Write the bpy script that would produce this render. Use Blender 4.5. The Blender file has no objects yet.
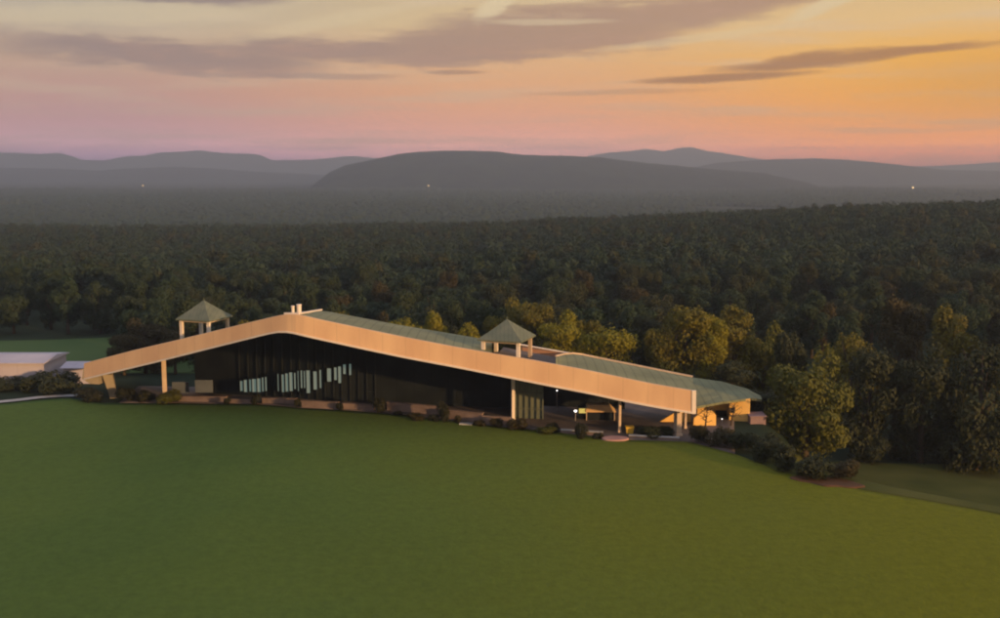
import bpy, bmesh, math, random
from mathutils import Vector, Matrix, noise
random.seed(7)
S = bpy.context.scene
C = S.collection
R = math.radians

# ------------------------------------------------------------------ camera
F = 1072.0                       # focal length in pixels of the 1000 px wide photograph
PITCH = math.atan(142.0 / F)
EYE = Vector((0, 0, 33.0))
cam = bpy.data.cameras.new("camera")
co = bpy.data.objects.new("camera", cam)
C.objects.link(co)
co.location = EYE
co.rotation_euler = (R(90) - PITCH, 0, 0)
cam.sensor_width = 36
cam.lens = 36 * F / 1000.0
cam.clip_start = 0.5
cam.clip_end = 60000
S.camera = co
cam.dof.use_dof = True
cam.dof.focus_distance = 138
cam.dof.aperture_fstop = 0.21
S.view_settings.view_transform = 'Standard'
S.view_settings.look = 'None'
S.view_settings.gamma = 1
S.view_settings.exposure = 0.14
S.render.engine = 'CYCLES'
S.cycles.use_denoising = True
S.cycles.max_bounces = 5
S.cycles.volume_bounces = 0
S.cycles.transparent_max_bounces = 6
S.cycles.filter_width = 2.0

SUN_EL, SUN_AZ = 8.0, 45.0       # sun low, behind the camera and to its right
HAZE_COL = (0.68, 0.81, 1.0)
HAZE_DEN = 2.35e-4
HAZE_TOP, HAZE_FAR = 212.0, 10400.0

# ------------------------------------------------------------------ pixel helpers (only used to plan positions)
CP, SP = math.cos(PITCH), math.sin(PITCH)
def ray(px, py):
    a, b = (px - 500) / F, (309 - py) / F
    return Vector((a, CP + b * SP, -SP + b * CP))
def at(px, py, Y):
    d = ray(px, py)
    return EYE + d * (Y / d.y)
def azel(px, py):
    d = ray(px, py).normalized()
    return math.degrees(math.atan2(d.x, d.y)), math.degrees(math.asin(d.z))

# ------------------------------------------------------------------ sky
W = bpy.data.worlds.new("World")
S.world = W
W.use_nodes = True
nt = W.node_tree
for n in list(nt.nodes):
    nt.nodes.remove(n)
def N(kind, **kw):
    n = nt.nodes.new(kind)
    for k, v in kw.items():
        setattr(n, k, v)
    return n
def put(sock, v):
    if isinstance(v, bpy.types.NodeSocket):
        nt.links.new(v, sock)
    else:
        sock.default_value = v
def M(op, *a, clamp=False):
    n = N('ShaderNodeMath', operation=op, use_clamp=clamp)
    for i, v in enumerate(a):
        put(n.inputs[i], v)
    return n.outputs[0]
def sstep(v, a, b):
    n = N('ShaderNodeMapRange', interpolation_type='SMOOTHSTEP')
    put(n.inputs[0], v); n.inputs[1].default_value = a; n.inputs[2].default_value = b
    n.inputs[3].default_value = 0; n.inputs[4].default_value = 1
    return n.outputs[0]
def mixc(f, a, b, mode='MIX'):
    n = N('ShaderNodeMix', data_type='RGBA', blend_type=mode)
    put(n.inputs[0], f); put(n.inputs[6], a); put(n.inputs[7], b)
    return n.outputs[2]
def lin(c, k=1.0):
    return tuple(((v / 255 / 12.92) if v <= 10 else ((v / 255 + .055) / 1.055) ** 2.4) * k for v in c) + (1,)
def ramp(f, stops):
    n = N('ShaderNodeValToRGB')
    cr = n.color_ramp
    cr.interpolation = 'LINEAR'
    while len(cr.elements) < len(stops):
        cr.elements.new(0.5)
    for e, (p, c) in zip(cr.elements, stops):
        e.position = p; e.color = c
    put(n.inputs[0], f)
    return n.outputs[0]
tc = N('ShaderNodeTexCoord')
sep = N('ShaderNodeSeparateXYZ')
nt.links.new(tc.outputs['Generated'], sep.inputs[0])
X, Yy, Z = sep.outputs
AZ = M('MULTIPLY', M('ARCTAN2', X, Yy), 57.2958)
EL = M('MULTIPLY', M('ARCSINE', M('MAXIMUM', M('MINIMUM', Z, 1.0), -1.0)), 57.2958)
e12 = M('DIVIDE', EL, 12.0, clamp=True)
def E(y):            # elevation stop of a photo row
    return max(0, azel(500, y)[1] / 12)
# sunset colours by elevation: left, middle and right of the view
HZ = (.135, .125, .155)
def skyramp(tab):        # the clear-air colour that shows as the given colour once seen through the haze
    st = []
    for y in (167, 163, 159, 155, 151, 146, 140, 132, 122, 110, 95, 78, 60, 42, 25):
        e_ = max(0.02, azel(500, y)[1])
        d_ = min(HAZE_FAR, (HAZE_TOP - 33) / math.sin(R(e_)))
        T = math.exp(-HAZE_DEN * d_)
        D = [interp_([(a_, lin(c_)[k]) for a_, c_ in tab], y) for k in range(3)]
        st.append((E(y), tuple(max(.02, (D[k] - HZ[k] * (1 - T)) / T) for k in range(3)) + (1,)))
    st.append((1, lin(tab[0][1])))
    return ramp(e12, st)
def interp_(tab, v):
    if v <= tab[0][0]: return tab[0][1]
    for (a_, p), (b_, q) in zip(tab, tab[1:]):
        if v <= b_: return p + (q - p) * (v - a_) / (b_ - a_)
    return tab[-1][1]
L_ = skyramp([(0, (176, 166, 154)), (25, (182, 168, 150)), (60, (184, 156, 136)), (95, (178, 140, 134)), (125, (172, 136, 140)), (146, (174, 138, 150)), (156, (150, 124, 145)), (167, (120, 110, 132))])
M_ = skyramp([(0, (190, 176, 150)), (25, (212, 182, 138)), (60, (214, 168, 126)), (95, (212, 156, 120)), (125, (204, 148, 130)), (146, (198, 146, 140)), (156, (178, 136, 140)), (167, (135, 115, 130))])
R_ = skyramp([(0, (206, 180, 148)), (25, (220, 182, 128)), (60, (230, 172, 88)), (95, (226, 158, 78)), (125, (216, 146, 94)), (146, (206, 136, 108)), (156, (196, 126, 112)), (167, (150, 110, 115))])
# long soft streaks lay a little unevenness over the bands
mp = N('ShaderNodeCombineXYZ')
put(mp.inputs[0], M('MULTIPLY', AZ, 0.055)); put(mp.inputs[1], M('MULTIPLY', EL, 0.75)); mp.inputs[2].default_value = 3.1
n1 = N('ShaderNodeTexNoise'); n1.inputs['Scale'].default_value = 1.6; n1.inputs['Detail'].default_value = 5; n1.inputs['Roughness'].default_value = .55
nt.links.new(mp.outputs[0], n1.inputs['Vector'])
streak = n1.outputs['Fac']
mp2 = N('ShaderNodeCombineXYZ')
put(mp2.inputs[0], M('MULTIPLY', AZ, 0.22)); put(mp2.inputs[1], M('MULTIPLY', EL, 1.1)); mp2.inputs[2].default_value = 9.7
n2 = N('ShaderNodeTexNoise'); n2.inputs['Scale'].default_value = 1.5; n2.inputs['Detail'].default_value = 6; n2.inputs['Roughness'].default_value = .6
nt.links.new(mp2.outputs[0], n2.inputs['Vector'])
wob = M('SUBTRACT', n2.outputs['Fac'], 0.5)
wob1 = M('SUBTRACT', streak, 0.5)
col = mixc(sstep(AZ, -22, 2), L_, M_)
col = mixc(sstep(AZ, 0, 22), col, R_)
col = mixc(M('MULTIPLY', sstep(streak, .45, .70), .42), col, lin((234, 206, 172)))
# glow low on the right, where the sunset is brightest
ga, ge = azel(1030, 72)
gd = M('SQRT', M('ADD', M('POWER', M('DIVIDE', M('SUBTRACT', AZ, ga), 11.0), 2.0), M('POWER', M('DIVIDE', M('SUBTRACT', EL, ge), 3.2), 2.0)))
col = mixc(M('MULTIPLY', M('SUBTRACT', 1.0, sstep(gd, 0, 1.0)), .7), col, lin((252, 176, 48)))
# clouds
def cloud(px, py, rx, ry, ang=0.0, soft=.85, amp=1.0):
    a0, e0 = azel(px, py)
    k = math.degrees(1 / F)
    rx *= k; ry *= k
    a = M('ADD', M('SUBTRACT', AZ, a0), M('MULTIPLY', wob, rx * .5))
    e = M('ADD', M('SUBTRACT', EL, e0), M('ADD', M('MULTIPLY', wob, ry * 2.4), M('MULTIPLY', wob1, ry * 1.5)))
    ca, sa = math.cos(R(ang)), math.sin(R(ang))
    p = M('DIVIDE', M('ADD', M('MULTIPLY', a, ca), M('MULTIPLY', e, sa)), rx)
    q = M('DIVIDE', M('SUBTRACT', M('MULTIPLY', e, ca), M('MULTIPLY', a, sa)), ry)
    d = M('ADD', M('POWER', M('ABSOLUTE', p), 2.0), M('POWER', M('ABSOLUTE', q), 2.0))
    return M('MULTIPLY', M('SUBTRACT', 1.0, sstep(d, 1 - soft, 1 + soft)), amp)
def union(lst):
    o = lst[0]
    for c in lst[1:]:
        o = M('MAXIMUM', o, c)
    return o
big = union([cloud(150, 54, 130, 13, -3), cloud(215, 60, 95, 14, -1), cloud(335, 50, 130, 10, 0), cloud(120, 45, 100, 4, 0),
             cloud(470, 46, 110, 17, 3), cloud(530, 34, 110, 24, 4), cloud(600, 28, 100, 24, 5), cloud(690, 10, 120, 16, 6),
             cloud(560, 10, 70, 8, 4, amp=.8), cloud(760, -2, 90, 12, 6)])
small = union([cloud(800, 62, 75, 7, 5), cloud(870, 55, 110, 4.5, 4), cloud(720, 78, 80, 3.5, 2), cloud(456, 72, 28, 2, 0, amp=.7),
               cloud(205, -2, 70, 6, 0), cloud(620, 92, 90, 2.5, 1, amp=.35), cloud(330, 76, 60, 3, 0, amp=.5)])
ccol = mixc(sstep(AZ, -22, 12), lin((156, 131, 128)), lin((180, 138, 116)))
ccol = mixc(M('MULTIPLY', sstep(n2.outputs['Fac'], .45, .75), .5), ccol, lin((190, 146, 128)))
col = mixc(M('MULTIPLY', big, .82), col, ccol)
scol = mixc(sstep(AZ, -15, 10), lin((150, 128, 128)), lin((176, 118, 72)))
col = mixc(M('MULTIPLY', small, .85), col, scol)
bright = union([cloud(830, 4, 40, 6, 20, amp=.8), cloud(250, 12, 70, 5, 14, amp=.2), cloud(700, 38, 90, 4, 6, amp=.5), cloud(497, 4, 26, 9, 35, amp=1), cloud(545, 22, 60, 3, 0, amp=.6), cloud(90, 14, 150, 10, 4, amp=.5), cloud(330, 22, 90, 6, 12, amp=.4)])
col = mixc(M('MULTIPLY', bright, .8), col, lin((240, 216, 172)))
# above the view the dome is brightened to lavender and blue, adding fill light
up = sstep(EL, 9, 38)
zen = mixc(sstep(EL, 20, 90), lin((208, 198, 196)), lin((176, 190, 232)))
col = mixc(up, col, zen)
# the side of the sky away from the sunset is dim and blue
away = M('MULTIPLY', M('SUBTRACT', 1.0, sstep(EL, 10, 50)), M('SUBTRACT', 1.0, sstep(AZ, -110, -50)))
col = mixc(away, col, lin((96, 102, 132)))
sky = N('ShaderNodeTexSky', sky_type='NISHITA')
sky.sun_disc = False
sky.sun_elevation = R(SUN_EL)
sky.sun_rotation = R(180 - SUN_AZ)
sky.air_density = 1.5
sky.dust_density = 3.0
bg1 = N('ShaderNodeBackground'); nt.links.new(sky.outputs[0], bg1.inputs[0]); bg1.inputs[1].default_value = 0.05
bg2 = N('ShaderNodeBackground'); nt.links.new(col, bg2.inputs[0]); bg2.inputs[1].default_value = 0.93
mx = N('ShaderNodeMixShader'); mx.inputs[0].default_value = 0.93
nt.links.new(bg1.outputs[0], mx.inputs[1]); nt.links.new(bg2.outputs[0], mx.inputs[2])
ow = N('ShaderNodeOutputWorld'); nt.links.new(mx.outputs[0], ow.inputs[0])

sd = bpy.data.lights.new("sun", 'SUN')
sd.energy = 5.0
sd.angle = R(1.2)
sd.color = (1.0, 0.55, 0.23)
so = bpy.data.objects.new("sun", sd)
C.objects.link(so)
to_sun = Vector((math.sin(R(SUN_AZ)) * math.cos(R(SUN_EL)), -math.cos(R(SUN_AZ)) * math.cos(R(SUN_EL)), math.sin(R(SUN_EL))))
so.rotation_euler = to_sun.to_track_quat('Z', 'Y').to_euler()

# ------------------------------------------------------------------ materials
def mat(name, c1, c2=None, scale=1.0, rough=.8, detail=6, stretch=(1, 1, 1), bump=0.0, bscale=None, metal=0.0, spec=.3, wave=None, rnd=None, low=.35, high=.65):
    m = bpy.data.materials.new(name)
    m.use_nodes = True
    t = m.node_tree
    b = t.nodes['Principled BSDF']
    b.inputs['Roughness'].default_value = rough
    b.inputs['Metallic'].default_value = metal
    b.inputs['Specular IOR Level'].default_value = spec
    tcn = t.nodes.new('ShaderNodeTexCoord')
    mpn = t.nodes.new('ShaderNodeMapping')
    mpn.inputs['Scale'].default_value = stretch
    t.links.new(tcn.outputs['Object'], mpn.inputs[0])
    no = t.nodes.new('ShaderNodeTexNoise')
    no.inputs['Scale'].default_value = scale
    no.inputs['Detail'].default_value = detail
    t.links.new(mpn.outputs[0], no.inputs['Vector'])
    cr = t.nodes.new('ShaderNodeValToRGB')
    cr.color_ramp.elements[0].position = low; cr.color_ramp.elements[1].position = high
    cr.color_ramp.elements[0].color = tuple(c1) + (1,)
    cr.color_ramp.elements[1].color = tuple(c2 or [v * 1.25 for v in c1]) + (1,)
    t.links.new(no.outputs['Fac'], cr.inputs[0])
    out = cr.outputs[0]
    if wave:                                   # narrow darker joints between panels or seams
        ax, per, wid, dark = wave
        s = t.nodes.new('ShaderNodeSeparateXYZ'); t.links.new(tcn.outputs['Object'], s.inputs[0])
        f = t.nodes.new('ShaderNodeMath'); f.operation = 'MODULO'
        a = t.nodes.new('ShaderNodeMath'); a.operation = 'ADD'; a.inputs[1].default_value = 1000 * per
        t.links.new(s.outputs[ax], a.inputs[0]); t.links.new(a.outputs[0], f.inputs[0]); f.inputs[1].default_value = per
        l = t.nodes.new('ShaderNodeMath'); l.operation = 'LESS_THAN'; l.inputs[1].default_value = wid
        t.links.new(f.outputs[0], l.inputs[0])
        q = t.nodes.new('ShaderNodeMix'); q.data_type = 'RGBA'; q.blend_type = 'MULTIPLY'
        t.links.new(l.outputs[0], q.inputs[0]); t.links.new(out, q.inputs[6]); q.inputs[7].default_value = (dark, dark, dark, 1)
        out = q.outputs[2]
    if rnd:
        oi = t.nodes.new('ShaderNodeObjectInfo')
        h = t.nodes.new('ShaderNodeMix'); h.data_type = 'RGBA'
        t.links.new(oi.outputs['Random'], h.inputs[0]); t.links.new(out, h.inputs[6])
        h.inputs[7].default_value = tuple(rnd) + (1,)
        out = h.outputs[2]
    t.links.new(out, b.inputs['Base Color'])
    if bump:
        nb = t.nodes.new('ShaderNodeTexNoise'); nb.inputs['Scale'].default_value = bscale or scale * 6; nb.inputs['Detail'].default_value = 5
        t.links.new(mpn.outputs[0], nb.inputs['Vector'])
        bp = t.nodes.new('ShaderNodeBump'); bp.inputs['Strength'].default_value = bump; bp.inputs['Distance'].default_value = 0.3
        t.links.new(nb.outputs['Fac'], bp.inputs['Height']); t.links.new(bp.outputs[0], b.inputs['Normal'])
    return m
def glow(name, c, k):
    m = bpy.data.materials.new(name); m.use_nodes = True
    b = m.node_tree.nodes['Principled BSDF']
    b.inputs['Base Color'].default_value = (.10, .12, .12, 1)
    b.inputs['Emission Color'].default_value = tuple(c) + (1,)
    b.inputs['Emission Strength'].default_value = k
    return m
def leafmat(name, c1, c2, rnd=None, scale=.35):
    m = mat(name, c1, c2, scale=scale, rough=.7, rnd=rnd, detail=3)
    t = m.node_tree
    b = t.nodes['Principled BSDF']
    tr = t.nodes.new('ShaderNodeBsdfTranslucent')
    src = b.inputs['Base Color'].links[0].from_socket
    t.links.new(src, tr.inputs[0])
    mix = t.nodes.new('ShaderNodeMixShader'); mix.inputs[0].default_value = .3
    t.links.new(b.outputs[0], mix.inputs[1]); t.links.new(tr.outputs[0], mix.inputs[2])
    t.links.new(mix.outputs[0], t.nodes['Material Output'].inputs[0])
    return m

FASCIA = mat("fascia_boards", (.68, .45, .27), (.80, .56, .33), scale=.3, rough=.65, stretch=(1, 1, .35), wave=(0, 3.0, .09, .88))
TRIM = mat("pale_trim", (.72, .66, .58), (.8, .74, .64), scale=.6, rough=.5)
ROOF = mat("green_metal_roof", (.16, .18, .10), (.22, .24, .13), scale=.18, rough=.75, metal=0, wave=(0, 1.2, .16, .72), bump=.05)
CUPROOF = mat("cupola_green_metal", (.11, .14, .10), (.15, .175, .125), scale=.8, rough=.75, wave=(0, .5, .05, .7))
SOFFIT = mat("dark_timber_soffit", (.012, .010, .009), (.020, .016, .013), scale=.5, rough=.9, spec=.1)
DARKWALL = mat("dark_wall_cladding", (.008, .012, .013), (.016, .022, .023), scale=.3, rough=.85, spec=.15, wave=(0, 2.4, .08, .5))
GREYWALL = mat("grey_green_panel", (.13, .16, .12), (.18, .21, .16), scale=.35, rough=.22, wave=(0, 1.2, .05, .7))
CONC = mat("pink_grey_concrete", (.17, .13, .11), (.24, .185, .16), scale=.7, rough=.9, bump=.2)
PAVE = mat("paving", (.10, .085, .075), (.15, .125, .11), scale=.4, rough=.9, bump=.1)
COLUMN = mat("painted_steel_column", (.50, .40, .30), (.58, .47, .35), scale=.8, rough=.5)
LEFTCOL = mat("weathered_concrete_pier", (.26, .24, .18), (.34, .30, .22), scale=.8, rough=.85, bump=.15)
TANWALL = mat("tan_rendered_wall", (.88, .55, .15), (.92, .60, .19), scale=.7, rough=.85, low=.3, high=.7, bump=.1)
PALE = mat("pale_sheet_roof", (.42, .40, .46), (.50, .48, .53), scale=.12, rough=.6, wave=(0, 4.0, .12, .85))
PATHM = mat("pale_gravel_path", (.33, .34, .33), (.42, .42, .40), scale=.6, rough=.95)
BARK = mat("bark", (.055, .042, .03), (.09, .07, .05), scale=2, rough=.95, bump=.4)
REDEARTH = mat("reddish_mulch", (.085, .048, .025), (.12, .06, .03), scale=.5, rough=1)
STEEL = mat("grey_steel", (.25, .25, .26), rough=.5, metal=.4)
GLASSY = glow("lit_glazing", (.16, .25, .22), .45)
BLUEGREY = mat("blue_grey_panel", (.08, .10, .12), (.11, .135, .155), scale=.6, rough=.6)
YELLOW = mat("yellow_plastic", (.70, .45, .05), (.75, .5, .07), scale=1, rough=.5)
CREAM = mat("cream_canvas", (.62, .42, .20), (.7, .5, .26), scale=1, rough=.8)
DGLASS = mat("dark_window_glass", (.015, .02, .022), (.02, .028, .03), scale=.4, rough=.15, spec=.5)
LAMPW = glow("white_lamp", (1, .93, .85), 3.0)
LAMPY = glow("warm_lamp", (1, .62, .25), 4.0)

LEAF = {
 'olive':  leafmat("olive_leaves", (.115, .112, .014), (.175, .160, .020)),
 'bright': leafmat("yellow_olive_leaves", (.185, .185, .014), (.260, .245, .022)),
 'green':  leafmat("mid_green_leaves", (.085, .098, .014), (.135, .142, .024)),
 'dark':   leafmat("dark_green_leaves", (.030, .042, .018), (.056, .066, .024)),
 'brown':  leafmat("brown_autumn_leaves", (.044, .042, .016), (.076, .064, .022)),
 'wood':   leafmat("woodland_leaves", (.022, .050, .026), (.042, .072, .032), rnd=(.036, .056, .024)),
 'shrub':  leafmat("shrub_leaves", (.022, .028, .014), (.045, .048, .020), scale=1.2),
}

# ------------------------------------------------------------------ mesh helpers
class MB:
    def __init__(s): s.v = []; s.f = []
    def add(s, vs, fs):
        o = len(s.v); s.v += [tuple(v) for v in vs]; s.f += [tuple(i + o for i in f) for f in fs]
    def prism(s, bottom, top):
        n = len(bottom)
        s.add(list(bottom) + list(top), [tuple(range(n))[::-1], tuple(range(n, 2 * n))] + [(i, (i + 1) % n, n + (i + 1) % n, n + i) for i in range(n)])
    def box(s, c, d, rz=0.0):
        x, y, z = d[0] / 2, d[1] / 2, d[2] / 2
        ca, sa = math.cos(rz), math.sin(rz)
        q = [(-x, -y), (x, -y), (x, y), (-x, y)]
        q = [(c[0] + a * ca - b * sa, c[1] + a * sa + b * ca) for a, b in q]
        s.prism([(a, b, c[2] - z) for a, b in q], [(a, b, c[2] + z) for a, b in q])
    def beam(s, p, q, w, h):                 # straight bar of rectangular section from p to q
        p, q = Vector(p), Vector(q)
        d = (q - p).normalized()
        side = d.cross(Vector((0, 0, 1)))
        if side.length < 1e-3: side = Vector((1, 0, 0))
        side.normalize(); u = side.cross(d).normalized()
        k = [side * (w / 2 * a) + u * (h / 2 * b) for a, b in ((-1, -1), (1, -1), (1, 1), (-1, 1))]
        s.prism([p + e for e in k], [q + e for e in k])
    def tube(s, pts, rad, n=8):
        base = len(s.v)
        for i, p in enumerate(pts):
            p = Vector(p)
            d = (Vector(pts[min(i + 1, len(pts) - 1)]) - Vector(pts[max(i - 1, 0)])).normalized()
            a = d.orthogonal().normalized() if abs(d.z) < .9 else Vector((1, 0, 0))
            a = (a - d * a.dot(d)).normalized(); b = d.cross(a)
            for k in range(n):
                t = 2 * math.pi * k / n
                s.v.append(tuple(p + (a * math.cos(t) + b * math.sin(t)) * rad[i]))
        for i in range(len(pts) - 1):
            for k in range(n):
                s.f.append((base + i * n + k, base + i * n + (k + 1) % n, base + (i + 1) * n + (k + 1) % n, base + (i + 1) * n + k))
        s.f.append(tuple(base + k for k in range(n))[::-1])
        s.f.append(tuple(base + (len(pts) - 1) * n + k for k in range(n)))
    def mesh(s, name, m, smooth=False):
        me = bpy.data.meshes.new(name)
        me.from_pydata(s.v, [], s.f)
        if m: me.materials.append(m)
        if smooth: me.polygons.foreach_set('use_smooth', [True] * len(me.polygons))
        me.update()
        return me
    def build(s, name, m, parent=None, smooth=False, bevel=0.0):
        me = s.mesh(name, m, smooth)
        bm = bmesh.new(); bm.from_mesh(me); bmesh.ops.recalc_face_normals(bm, faces=bm.faces); bm.to_mesh(me); bm.free()
        o = bpy.data.objects.new(name, me)
        C.objects.link(o)
        if parent is not None:
            o.parent = parent
            o.matrix_parent_inverse = Matrix.Translation(-parent.location) if parent.type == 'EMPTY' and parent.parent is None else Matrix()
        if bevel:
            b = o.modifiers.new("bevel", 'BEVEL'); b.width = bevel; b.segments = 2; b.limit_method = 'ANGLE'
        return o
def tag(o, label=None, cat=None, group=None, kind=None):
    if label: o['label'] = label
    if cat: o['category'] = cat
    if group: o['group'] = group
    if kind: o['kind'] = kind
    return o
def empty(name, loc, label, cat, group=None):
    o = bpy.data.objects.new(name, None)
    C.objects.link(o); o.location = loc
    return tag(o, label, cat, group)

# ------------------------------------------------------------------ terrain height
def ss(a, b, v):
    t = max(0.0, min(1.0, (v - a) / (b - a)))
    return t * t * (3 - 2 * t)
def interp(tab, v):
    if v <= tab[0][0]: return tab[0][1]
    for (a, p), (b, q) in zip(tab, tab[1:]):
        if v <= b: return p + (q - p) * (v - a) / (b - a)
    return tab[-1][1]
BANK = [(20, 240), (60, 120), (88, 72), (100, 50), (108, 40), (116, 33), (128, 31.5), (137, 34), (150, 35), (175, 30)]
RIDGE = [(-.7, -17), (-.2, -16), (0, -12), (.1, -8), (.23, -3), (.35, .5), (.47, 3), (.7, 6)]
def h(x, y):
    z = -1.3 * ss(-25, -50, x) * (1 - ss(185, 230, y))
    z -= 8.0 * ss(0, 10, x - interp(BANK, y)) * (1 - ss(175, 240, y))
    back = -4.5 * ss(163, 200, y)
    z = min(z, back) if y > 160 else z
    if y > 240:
        u = x / y
        und = (2.2 * noise.noise(Vector((x / 110, y / 60, 0))) + 1.4 * noise.noise(Vector((x / 45, y / 30, 4))))
        r = interp(RIDGE, u) + 1.5 * noise.noise(Vector((x / 60, 3.3, 0)))
        z = z + (r - z) * ss(240, 520, y) + und * ss(240, 300, y)
        z = z + (-42 - z) * ss(540, 1350, y)
        if y > 1000:
            z += 5 * noise.noise(Vector((x / 700, y / 700, 1))) * ss(1000, 2500, y)
    return z
def ground(px, py):
    d = ray(px, py)
    t = 33 / -d.z
    for _ in range(30):
        p = EYE + d * t
        t = (33 - h(p.x, p.y)) / -d.z * .5 + t * .5
    p = EYE + d * t
    return Vector((p.x, p.y, h(p.x, p.y)))
def gnd(x, y): return Vector((x, y, h(x, y)))
def X_(px, Y): return (px - 500) / F * Y * 1.0

# ground sheet (polar, denser in front)
angs = []
a = -180.0
while a < 180:
    angs.append(a)
    a += .3 if -34 <= a < 34 else 3.0
NR = 300
mb = MB()
for a in angs:
    rm = 9800 if abs(a) < 36 else (5000 + 4800 * (1 - ss(36, 50, abs(a))))
    for i in range(NR + 1):
        r = 4 * (rm / 4) ** (i / NR)
        x, y = r * math.sin(R(a)), r * math.cos(R(a))
        mb.v.append((x, y, h(x, y)))
n = len(angs)
for j in range(n):
    k = (j + 1) % n
    for i in range(NR):
        mb.f.append((j * (NR + 1) + i, k * (NR + 1) + i, k * (NR + 1) + i + 1, j * (NR + 1) + i + 1))
cc = len(mb.v); mb.v.append((0, 0, h(0, 0)))
for j in range(n): mb.f.append((j * (NR + 1), (j + 1) % n * (NR + 1), cc))
GROUND = mat("forest_floor_and_far_woods", (.012, .026, .016), (.036, .050, .024), scale=.011, rough=.95, detail=10, spec=.1, low=.38, high=.66)
g = mb.build("ground", GROUND, smooth=True); tag(g, kind='structure')

# a sheet of ground cover lying on the terrain between two boundaries given in plan
def sheet(name, m, near, far, lift, nu, nv, kind='structure'):
    """near(t), far(t) -> (x, y)"""
    b = MB()
    for i in range(nu + 1):
        t = i / nu
        n_, f_ = near(t), far(t)
        for j in range(nv + 1):
            s_ = j / nv
            x, y = n_[0] + (f_[0] - n_[0]) * s_, n_[1] + (f_[1] - n_[1]) * s_
            b.v.append((x, y, h(x, y) + lift))
    for i in range(nu):
        for j in range(nv):
            b.f.append((i * (nv + 1) + j, (i + 1) * (nv + 1) + j, (i + 1) * (nv + 1) + j + 1, i * (nv + 1) + j + 1))
    # turned-down edge
    ring = [i * (nv + 1) for i in range(nu + 1)] + [nu * (nv + 1) + j for j in range(1, nv + 1)] + [i * (nv + 1) + nv for i in range(nu - 1, -1, -1)] + [j for j in range(nv - 1, 0, -1)]
    o0 = len(b.v)
    for k in ring:
        v = b.v[k]; b.v.append((v[0], v[1], v[2] - lift - .1))
    for q in range(len(ring)):
        w = (q + 1) % len(ring)
        b.f.append((ring[q], ring[w], o0 + w, o0 + q))
    o = b.build(name, m, smooth=True)
    tag(o, kind=kind)
    return o
EDGE = [(-260, 412), (-60, 408), (0, 405), (40, 401), (68, 399), (100, 404), (180, 404), (250, 405), (300, 409), (370, 413), (440, 420), (500, 428),
        (560, 434), (620, 441), (690, 443), (740, 457), (780, 473), (860, 491), (1000, 516), (1100, 536), (1300, 570)]
EDGEG = [ground(*p) for p in EDGE]
EDGEA = sorted((math.atan2(p.x, p.y), math.hypot(p.x, p.y)) for p in EDGEG)
A0, A1 = EDGEA[0][0], EDGEA[-1][0]
def polar(a, r): return (r * math.sin(a), r * math.cos(a))
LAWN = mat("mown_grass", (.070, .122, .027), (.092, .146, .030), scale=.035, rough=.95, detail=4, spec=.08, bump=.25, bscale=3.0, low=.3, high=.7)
def lawn_extra(m):      # colour turns a paler yellow-green towards the east side, fine mottling everywhere
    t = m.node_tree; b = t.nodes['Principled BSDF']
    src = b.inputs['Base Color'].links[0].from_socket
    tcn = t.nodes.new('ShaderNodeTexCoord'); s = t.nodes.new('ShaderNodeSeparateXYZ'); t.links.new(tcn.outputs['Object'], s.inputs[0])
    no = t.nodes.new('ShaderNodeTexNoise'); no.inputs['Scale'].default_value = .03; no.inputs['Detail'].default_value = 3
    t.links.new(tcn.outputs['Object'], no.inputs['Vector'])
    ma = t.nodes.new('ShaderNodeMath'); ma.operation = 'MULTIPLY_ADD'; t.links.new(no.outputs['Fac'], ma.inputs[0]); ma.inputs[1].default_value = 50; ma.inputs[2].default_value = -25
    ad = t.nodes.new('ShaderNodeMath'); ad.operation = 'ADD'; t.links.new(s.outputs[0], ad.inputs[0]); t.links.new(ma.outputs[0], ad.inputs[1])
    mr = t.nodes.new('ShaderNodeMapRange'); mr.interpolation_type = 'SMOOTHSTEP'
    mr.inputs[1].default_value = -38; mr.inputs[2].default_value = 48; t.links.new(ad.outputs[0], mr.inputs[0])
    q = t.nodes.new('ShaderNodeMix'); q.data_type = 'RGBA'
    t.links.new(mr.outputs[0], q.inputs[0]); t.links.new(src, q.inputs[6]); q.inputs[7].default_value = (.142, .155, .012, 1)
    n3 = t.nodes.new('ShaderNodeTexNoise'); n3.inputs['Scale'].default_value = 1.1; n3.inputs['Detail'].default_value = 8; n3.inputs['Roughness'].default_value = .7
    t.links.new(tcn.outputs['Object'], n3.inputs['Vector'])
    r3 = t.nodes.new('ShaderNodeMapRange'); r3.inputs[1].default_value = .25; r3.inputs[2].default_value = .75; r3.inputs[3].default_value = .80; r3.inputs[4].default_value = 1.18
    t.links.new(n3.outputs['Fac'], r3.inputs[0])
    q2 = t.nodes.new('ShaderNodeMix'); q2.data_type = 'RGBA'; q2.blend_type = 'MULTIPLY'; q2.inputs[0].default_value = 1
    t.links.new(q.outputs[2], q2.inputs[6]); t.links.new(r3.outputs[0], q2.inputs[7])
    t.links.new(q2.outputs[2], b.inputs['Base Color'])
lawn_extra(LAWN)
sheet("lawn", LAWN, lambda t: polar(A0 + (A1 - A0) * t, 8), lambda t: polar(A0 + (A1 - A0) * t, interp(EDGEA, A0 + (A1 - A0) * t)), .15, 260, 90)
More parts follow.
